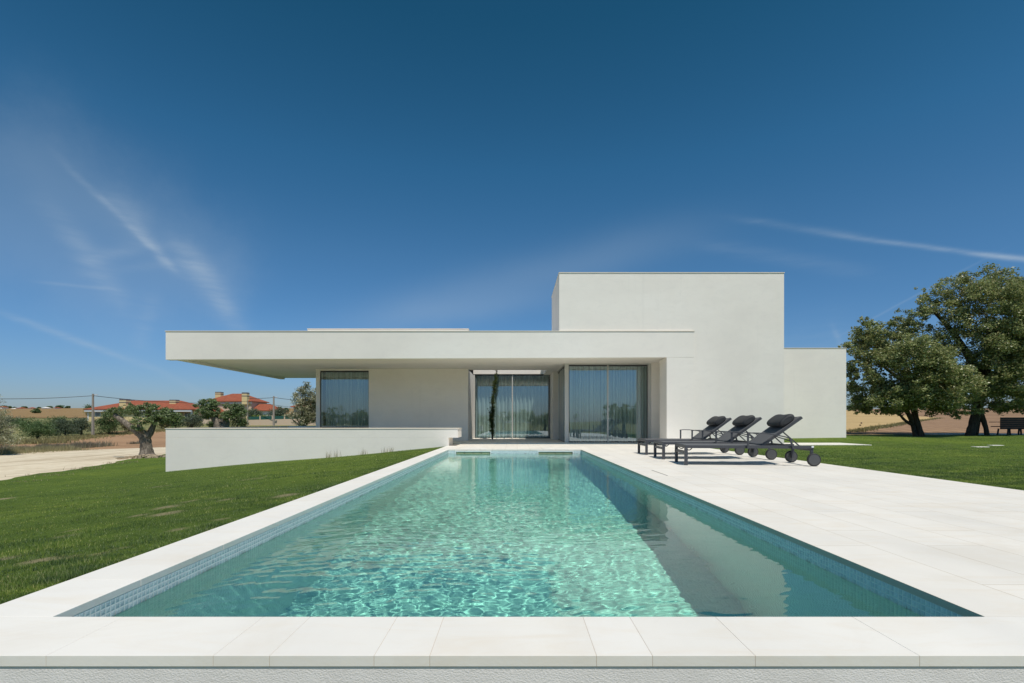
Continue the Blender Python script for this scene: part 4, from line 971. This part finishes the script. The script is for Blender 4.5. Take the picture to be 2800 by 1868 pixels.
for (px, py, sx_, sy_, nn) in ((95, 1231, 16, 1.2, 2600), (118, 1230, 14, 1.2, 2400), (150, 1228, 16, 1.2, 2200), (182, 1226, 14, 1.0, 1300), (215, 1224, 14, .8, 800), (262, 1221, 14, .6, 600), (372, 1214, 4, .4, 250)):
    x, y, z = hit(px, py); pb.append(np.stack([x+r.normal(0, sx_*y/F, nn), y+r.normal(0, sy_, nn)], -1))
tufts('dead_brush', np.concatenate(pb), .55, .05, 'brush', 'heaps of dead grey-brown brush along the ploughed field edge', 54, 'brush')
pb = []
for px, py in ((10, 1216), (40, 1210), (70, 1206), (110, 1203), (150, 1200), (190, 1196), (240, 1192), (280, 1190), (330, 1186), (370, 1183), (420, 1180), (450, 1178), (500, 1176), (545, 1176), (590, 1174), (640, 1172)):
    x, y, z = hit(px, py); pb.append(np.stack([x+r.normal(0, 28*y/F, 900), y+r.normal(3.5, 1.2, 900)], -1))
tufts('tall_weeds', np.concatenate(pb), 0.40, .10, 'weeds', 'tall yellowing weeds along the foot of the shrubs', 55)
# small weeds against the low wall
pb = []
for x_ in (-5.6, -5.35, -4.55, -3.95, -3.75): pb.append(np.stack([x_+r.normal(0, .07, 14), np.full(14, 15.46)+r.normal(0, .02, 14)], -1))
tufts('wall_weeds', np.concatenate(pb), .22, .012, 'weeds', 'a few wispy weeds growing at the foot of the low white wall', 56)
pb = []
for px, py in ((350, 1264), (320, 1268), (140, 1300), (60, 1317), (230, 1284)):
    x, y, z = hit(px, py); pb.append(np.stack([x+r.normal(0, .35, 60), y+r.normal(0, .2, 60)], -1))
tufts('track_weeds', np.concatenate(pb), .16, .02, 'dry', 'sparse weeds on the edge between the lawn and the chalk track', 57)

# ---------------------------------------------------------------- villas, poles, fence
def px_box(px0, px1, py0, py1, Y_): return ((px0-VX)/F*Y_, (px1-VX)/F*Y_, H+(VY-py1)/F*Y_, H+(VY-py0)/F*Y_)
def hip(m, x0, x1, y0, y1, ze, zr, rx0, rx1, th=.25):
    yc = (y0+y1)/2; b = len(m.v)
    m.v += [(x0, y0, ze), (x1, y0, ze), (x1, y1, ze), (x0, y1, ze), (rx0, yc, zr), (rx1, yc, zr), (x0, y0, ze-th), (x1, y0, ze-th), (x1, y1, ze-th), (x0, y1, ze-th)]
    m.f += [tuple(b+i_ for i_ in q) for q in ((0,1,5,4),(1,2,5),(2,3,4,5),(3,0,4),(9,8,7,6),(0,6,7,1),(1,7,8,2),(2,8,9,3),(3,9,6,0))]
    return m
def chimney(root, px0, px1, py0, py1, Y_, roof):
    x0, x1, z0, z1 = px_box(px0, px1, py0, py1, Y_); d = x1-x0; h = z1-z0; m = MB(); m.box(x0, x1, Y_, Y_+d, z0-1.2, z1-h*.15); c_ = m.build('chimney', 'yellow_wall', roof)
    m = MB(); m.box(x0-.08, x1+.08, Y_-.08, Y_+d+.08, z0+h*.55, z0+h*.62); m.box(x0-.05, x1+.05, Y_-.05, Y_+d+.05, z1-h*.15, z1-h*.09)
    for q in range(4): m.box(x0+q*d/3.4, x0+q*d/3.4+d*.1, Y_, Y_+d, z1-h*.09, z1)
    m.build('chimney_cowl', 'door_dark', c_)
Y1 = 165
v1 = empty('yellow_bungalow', ((375-VX)/F*Y1, Y1, Tf((375-VX)/F*Y1, Y1))); tag(v1, 'yellow single storey bungalow with long red hipped roof', 'house')
x0, x1, z0, z1 = px_box(233, 515, 1118, 1150, Y1); MB().box(x0+.3, x1-5.4, Y1+.9, Y1+16, z0-1.5, z1-.1).build('wall', 'yellow_wall', v1)
MB().box(x1-5.3, x1-.5, Y1+3.5, Y1+15, z0-1.5, z1-.1).build('wall', 'beige_wall', v1)
xa, _, _, _ = px_box(228, 0, 0, 0, Y1); _, xb, ze, _ = px_box(0, 524, 0, 1118.5, Y1); ra, rb, _, zr = px_box(313, 447, 1100, 1100, Y1)
rf = hip(MB(), xa, xb, Y1, Y1+17, ze, zr+.9, ra, rb).build('roof', 'rooftile', v1)
MB().box(xa+.15, xb-.15, Y1+.12, Y1+.5, ze-.85, ze-.26).build('cornice', 'white_trim', v1)
for a_ in ((326, 344, 1091, 1113), (345, 359, 1094, 1102), (463, 480, 1093, 1108)): chimney(v1, *a_, Y1+(1.2 if a_[0] == 326 else 5 if a_[0] != 345 else 10), rf)
for px_ in (475, 518): xq, xq2, zq, zq2 = px_box(px_, px_+3, 1123, 1145, Y1); MB().box(xq, xq2, Y1+.6, Y1+1, zq-1, zq2).build('porch_column', 'white_trim', v1)
for p0, p1, q0, q1 in ((487, 503, 1129, 1143), (255, 268, 1128, 1138), (383, 396, 1128, 1139)):
    xq, xq2, zq, zq2 = px_box(p0, p1, q0, q1, Y1); yy = Y1+(.8 if p0 < 470 else 3.4); wn = MB().box(xq-.12, xq2+.12, yy, yy+.08, zq-.12, zq2+.12).build('window', 'white_trim', v1); MB().box(xq, xq2, yy-.03, yy, zq, zq2).build('pane', 'door_dark', wn)
xq, xq2, zq, zq2 = px_box(233, 236.5, 1123, 1150, Y1); MB().box(xq+.1, xq2, Y1+.75, Y1+.9, zq, zq2-.1).build('corner_trim', 'white_trim', v1)
Y2 = 178
v2 = empty('two_storey_villa', ((630-VX)/F*Y2, Y2, Tf((630-VX)/F*Y2, Y2))); tag(v2, 'two storey villa with red hipped roofs and tall yellow chimneys', 'house')
x0, x1, z0, z1 = px_box(591, 684, 1097, 1112, Y2); MB().box(x0, x1, Y2+.8, Y2+12, z0-7, z1).build('wall', 'beige_wall', v2); MB().box(x0-.1, x1+.25, Y2+.5, Y2+.8, z1-.9, z1).build('cornice', 'white_trim', v2)
xa, xb, ze, _ = px_box(556, 688, 0, 1096.5, Y2); ra, rb, _, zr = px_box(607, 640, 1078.5, 0, Y2); zr = H+(VY-1078.5)/F*Y2
rf2 = hip(MB(), xa, xb, Y2, Y2+13, ze, zr+.6, ra, rb).build('roof', 'rooftile', v2)
for a_ in ((588, 603, 1071.5, 1085), (661, 675, 1073, 1096)): chimney(v2, *a_, Y2+(8 if a_[0] == 588 else -.9), rf2)
x0, x1, z0, z1 = px_box(684, 742, 1122, 1142, Y2); MB().box(x0, x1, Y2+1.2, Y2+10, z0-2, z1).build('wall', 'white_trim', v2)
xa, xb, ze, _ = px_box(668, 749, 0, 1122, Y2); ra, rb, _, _ = px_box(686, 717, 0, 0, Y2); zr = H+(VY-1107)/F*Y2
hip(MB(), xa, xb, Y2+.5, Y2+11, ze, zr+.5, ra, rb).build('roof', 'rooftile', v2)
x0, x1, z0, z1 = px_box(538, 600, 1126, 1150, Y2); MB().box(x0, x1, Y2-1, Y2+8, z0-2, z1).build('wall', 'yellow_wall', v2)
xa, xb, ze, _ = px_box(519, 614, 0, 1127, Y2); ra, rb, _, _ = px_box(545, 590, 0, 0, Y2); zr = H+(VY-1108)/F*Y2
hip(MB(), xa, xb, Y2-2, Y2+7.5, ze, zr, ra, rb).build('roof', 'rooftile', v2)
for p0, p1, q0, q1, mt in ((548, 557, 1130, 1139, 'white_trim'), (541.5, 547, 1130, 1139, 'shutter_green')):
    xq, xq2, zq, zq2 = px_box(p0, p1, q0, q1, Y2); MB().box(xq, xq2, Y2-1.1, Y2-1.0, zq, zq2).build('window' if mt != 'shutter_green' else 'shutter', mt, v2)
xq, xq2, zq, zq2 = px_box(538, 600, 1142, 1150, Y2); MB().box(xq, xq2, Y2-1.3, Y2-1.05, zq-1, zq2).build('plinth', 'far_white', v2)
xq, xq2, zq, zq2 = px_box(728, 738, 1131, 1138, Y2); MB().box(xq, xq2, Y2+1.1, Y2+1.2, zq, zq2).build('window', 'door_dark', v2)
Y3 = 210
v3 = empty('villa', ((830-VX)/F*Y3, Y3, Tf((830-VX)/F*Y3, Y3))); tag(v3, 'red roofed villa mostly hidden behind the pale leaved tree', 'house')
x0, x1, z0, z1 = px_box(800, 900, 1112, 1150, Y3); MB().box(x0, x1, Y3+1, Y3+12, z0-1, z1).build('wall', 'beige_wall', v3)
xa, xb, ze, _ = px_box(792, 910, 0, 1112, Y3); ra, rb, _, _ = px_box(830, 880, 0, 0, Y3); hip(MB(), xa, xb, Y3, Y3+13, ze, ze+2.6, ra, rb).build('roof', 'rooftile', v3)
# boundary wall with green screens
YW = 140
fen = empty('boundary_fence', ((765-VX)/F*YW, YW, Tf((765-VX)/F*YW, YW))); tag(fen, 'beige boundary wall topped with dark green screens between pillars', 'fence')
pil = [674, 711, 745, 778, 811, 843, 874]
def ytop(px): return np.interp(px, [674, 874], [1139, 1134.5])
def ybot(px): return np.interp(px, [674, 874], [1167, 1154])
m = MB()
for p0, p1 in zip(pil[:-1], pil[1:]):
    X0, X1 = (p0-VX)/F*YW, (p1-VX)/F*YW; zt = H+(VY-(ytop(p0)+9.5))/F*YW; zt1 = H+(VY-(ytop(p1)+9.5))/F*YW; zb = H+(VY-ybot(p0))/F*YW-1
    m.prism([(X0, zb), (X1, zb), (X1, zt1), (X0, zt)], 1, YW, YW+.25)
m.build('wall', 'beige_wall', fen)
for i_, p0 in enumerate(pil):
    X0 = (p0-VX)/F*YW; w_ = .28 if i_ else .45; MB().box(X0-w_/2, X0+w_/2, YW-.06, YW+.31, H+(VY-ybot(p0))/F*YW-1, H+(VY-ytop(p0)+1)/F*YW).build('pillar', 'beige_wall' if i_ else 'yellow_wall', fen)
for p0, p1 in zip(pil[:-1], pil[1:]):
    X0, X1 = (p0-VX)/F*YW+.15, (p1-VX)/F*YW-.15; zt = H+(VY-(ytop(p0)+9.3))/F*YW
    zc = H+(VY-(ytop(p0)+.8))/F*YW; zc1 = H+(VY-(ytop(p1)+.8))/F*YW; zt1 = H+(VY-(ytop(p1)+9.3))/F*YW
    m = MB(); m.prism([(X0, zt+.02), (X1, zt1+.02), (X1, zc1), (X0, zc)], 1, YW+.09, YW+.13); m.build('screen', 'screen_green', fen)
hx0, hx1 = (690-VX)/F*146, (860-VX)/F*146
B = [(x_, 146, Tf(x_, 146)+1.6, 1.6, .9, .95+random.uniform(-.15, .25)) for x_ in np.arange(hx0, hx1, 1.3)]
hd = empty('hedge', ((hx0+hx1)/2, 146, Tf((hx0+hx1)/2, 146))); tag(hd, 'bright yellow-green hedge showing above the green screens', 'hedge')
leaf_mesh('foliage', B, 5000, .30, 'yellowgreen', hd, 61, clusters=200, cr=.4, shell=.3)
x0, x1, z0, z1 = px_box(553, 594, 1146.5, 1166, 150); o = MB().box(x0, x1, 150, 150.3, z0-2, z1).build('garden_wall', 'beige_wall'); tag(o, 'plain beige garden wall left of the two-headed olive trunk', 'wall')
# utility poles, lamps and cables
def pole(px, pyt, pyb, Y_, lab, wpx, lamp=True, arm=14):
    x = (px-VX)/F*Y_; zt = H+(VY-pyt)/F*Y_; zb = Tf(x, Y_); k = Y_/F
    root = empty('utility_pole', (x, Y_, zb)); tag(root, lab, 'pole', 'utility poles along the lane')
    m = MB(); w0, w1 = wpx*k*.5*1.25, wpx*k*.5*.8; b = len(m.v)
    for z_, w_ in ((zb-.3, w0), (zt, w1)):
        for a_, c_ in ((-1, -1), (1, -1), (1, 1), (-1, 1)): m.v.append((x+a_*w_, Y_+c_*w_, z_))
    m.f += [tuple(b+i_ for i_ in q) for q in ((0,1,2,3),(7,6,5,4),(0,4,5,1),(1,5,6,2),(2,6,7,3),(3,7,4,0))]
    m.build('post', 'pole_concrete', root)
    if lamp:
        MB().tube([(x, Y_-.1, zt-2.6*k), (x+arm*.6*k, Y_-.1, zt-2.2*k)], [.04, .04], 6).tube([(x, Y_-.1, zt-6*k), (x+arm*.45*k, Y_-.1, zt-2.8*k)], [.03, .03], 6).build('lamp_arm', 'pole_concrete', root)
        MB().box(x+arm*.5*k, x+arm*k, Y_-.25, Y_+.05, zt-3.6*k, zt-2.0*k).build('lamp_head', 'white_trim', root)
    return (x, Y_, zt)
pA = pole(254.2, 1077, 1191, 97, 'nearest concrete utility pole with a street lamp at the shrubs', 4.2)
pB = pole(677, 1095.5, 1165, 139, 'thin utility pole at the left end of the green fence', 2.4, False)
pC = pole(748.5, 1083.5, 1160, 137, 'concrete utility pole with a street lamp in front of the green fence', 3.6, True, 10)
def cable(p, q, sag, lab, r_=.05):
    pts = [(p[0]+(q[0]-p[0])*t, p[1]+(q[1]-p[1])*t, p[2]+(q[2]-p[2])*t-sag*4*t*(1-t)) for t in np.linspace(0, 1, 15)]
    o = MB().tube(pts, [r_]*15, 5).build('overhead_cable', 'cable'); tag(o, lab, 'cable', 'overhead cables')
dz = .35
cable((pA[0], pA[1], pA[2]-dz), ((-60-VX)/F*88, 88, H+(VY-1090)/F*88), .25, 'overhead cable running left from the nearest pole')
cable((pA[0], pA[1], pA[2]-dz), (pB[0], pB[1], pB[2]-.15), .9, 'overhead cable between the nearest pole and the thin pole')
cable((pC[0], pC[1], pC[2]-dz), (pB[0], pB[1], pB[2]+.55), .1, 'overhead cable from the fence pole to above the thin pole', .06)
cable((pC[0], pC[1], pC[2]-dz), ((905-VX)/F*170, 170, H+(VY-1100)/F*170), .3, 'overhead cable running right from the fence pole', .06)
cable((pB[0], pB[1], pB[2]-.1), ((905-VX)/F*260, 260, H+(VY-1124)/F*260), .4, 'faint overhead cable sagging right from the thin pole', .05)
# village on the ridge
VL = [(28, 41, 1117, 1122, 'white', 'long low white village house on the skyline'), (43, 57, 1115.5, 1122, 'orange', 'village house with an orange roof on the skyline'), (76, 84, 1115, 1120, 'orange', 'small pinkish village house left of the lone hillside tree'), (114, 124, 1114.5, 1118, 'white', 'small white village house right of the lone hillside tree'), (-6, 5, 1112, 1119, 'orange', 'orange village roof at the left edge of the skyline'), (146, 151, 1114, 1116, 'orange', 'tiny flat village house on the ridge crest')]
for p0, p1, t_, b_, c_, lab in VL:
    Yv = 600; X0, X1, z0, z1 = px_box(p0, p1, t_, b_, Yv); zg = Tf((X0+X1)/2, Yv); root = empty('village_house', ((X0+X1)/2, Yv, min(zg, z0))); tag(root, lab, 'house', 'village houses on the ridge')
    MB().box(X0, X1, Yv, Yv+8, min(z0, zg)-.5, z1-.6).build('wall', 'far_white', root)
    hip(MB(), X0-.4, X1+.4, Yv-.4, Yv+8.4, z1-.55, z1+.7, X0+1.5, X1-1.5, .1).build('roof', 'rooftile' if c_ == 'orange' else 'far_white', root)

# right side details
# bench in the oak's shade, seen from behind
bx, byd = (2734-VX)/F*24.6, 24.6; kb = byd/F; zb = .11
bench = empty('garden_bench', (bx+.9, byd, zb)); tag(bench, 'dark high backed garden bench seen from behind under the large oak', 'bench')
m = MB()
for q in range(6): z_ = zb+.27+q*.095; m.box(bx+.03, bx+1.95, byd, byd+.025, z_, z_+.0925)
m.build('backrest', 'bench_dark', bench)
MB().box(bx+.02, bx+1.96, byd+.05, byd+.5, zb+.38, zb+.42).build('seat', 'bench_dark', bench)
MB().box(bx-.07, bx+.05, byd+.02, byd+.5, zb+.60, zb+.63).build('armrest', 'bench_dark', bench)
for xx, dx_ in ((bx+.03, -.05), (bx+.50, -.03), (bx+.56, .03), (bx+1.02, -.03), (bx+1.10, .03), (bx+1.90, .05)):
    MB().bar((xx, byd+.1, zb+.30), (xx+dx_, byd+.1, zb), .05, .05).build('leg', 'bench_dark', bench)
for px_, py_, lab in ((2353, 1164, 'short dark wooden post in the stubble field, lower left one of two'), (2356, 1158, 'short dark wooden post in the stubble field, upper right one of two')):
    x, y, z = hit(px_, py_+2); k = y/F; o = MB().box(x-1.8*k, x+1.8*k, y, y+2*k, z-.05, z+5*k).build('field_post', 'wood', bevel=.01); tag(o, lab, 'post', 'short posts in the stubble field')
for (px0, px1, py_, lab) in ((2662, 2698, 1208.5, 'flat pale stone slab set in the right lawn, left one'), (2706, 2738, 1205.8, 'flat pale stone slab set in the right lawn, right one')):
    Y_ = (H-.12)*F/(py_-VY); x0, x1 = (px0-VX)/F*Y_, (px1-VX)/F*Y_; o = MB().box(x0, x1, Y_-.10, Y_+.10, Tf(x0, Y_)-.02, Tf(x0, Y_)+.018).build('lawn_slab', 'coping', bevel=.005); tag(o, lab, 'stone slab', 'stone slabs in the right lawn')
o = MB().box(21.0, 48, 25.35, 26.3, 0, .135).build('path', 'coping'); tag(o, kind='structure')
for i_, (px, pt, pw, mt, lab) in enumerate(((2330, 1126, 40, 'green', 'low dark tree at the left end of the stubble field horizon'), (2545, 1112, 60, 'yellowgreen', 'yellow-green bush on the crest between the two oaks'), (2790, 1078, 46, 'green', 'dark conifer-like tree beyond the field at the right edge'), (2815, 1070, 40, 'green', 'second dark tree beyond the field at the very right edge'), (2740, 1116, 60, 'weeds', 'low bushes on the crest behind the large oak'))):
    shrub(px, 0, pw, pt, mt, lab, n=1500, seed=180+i_, Yfix=156, name='far_tree', group='trees beyond the right field', cat='tree')
# strip of wild grass along the boundary of the two right fields
pb = []
for (a_, b_) in (((bx0, by0), (bx1, by1)), ((bx1, by1), (bx2, by2)), ((bx2, by2), (bx3, by3))):
    t = r.random(1500)[:, None]; pb.append(np.array(a_)*(1-t)+np.array(b_)*t+r.normal(0, .25, (1500, 2)))
tufts('field_margin_grass', np.concatenate(pb), .16, .06, 'weeds', 'thin green strip of grass between the two right fields', 58)
# trees behind the camera, seen mirrored in the windows and the water
for i_, (x, y, h_, w_) in enumerate(((-62, -82, 6.5, 12), (-42, -75, 7, 10), (-30, -68, 6, 11), (-16, -80, 5, 14), (-3, -90, 5, 16), (7, -74, 4.5, 12), (18, -50, 5.2, 8), (27, -52, 4.6, 9), (38, -60, 5, 12), (52, -72, 6, 14))):
    z = Tf(x, y); root = empty('garden_oak', (x, y, z)); tag(root, 'broad dark tree behind the camera, mirrored in the window glass', 'tree', 'trees behind the camera')
    m = MB(); limb(m, [(x, y, z-.1), (x+.2, y, z+h_*.3), (x, y, z+h_*.6)], [.3, .25, .12], 8); m.build('trunk', 'bark_oak', root)
    rr = random.Random(i_); B = [(x+rr.uniform(-.35, .35)*w_, y+rr.uniform(-.3, .3)*w_, z+h_*rr.uniform(.4, .75), w_*.25, w_*.25, h_*.25) for _ in range(9)]
    leaf_mesh('crown', B, 3500, .38, 'oak', root, 200+i_, clusters=100, cr=.28)
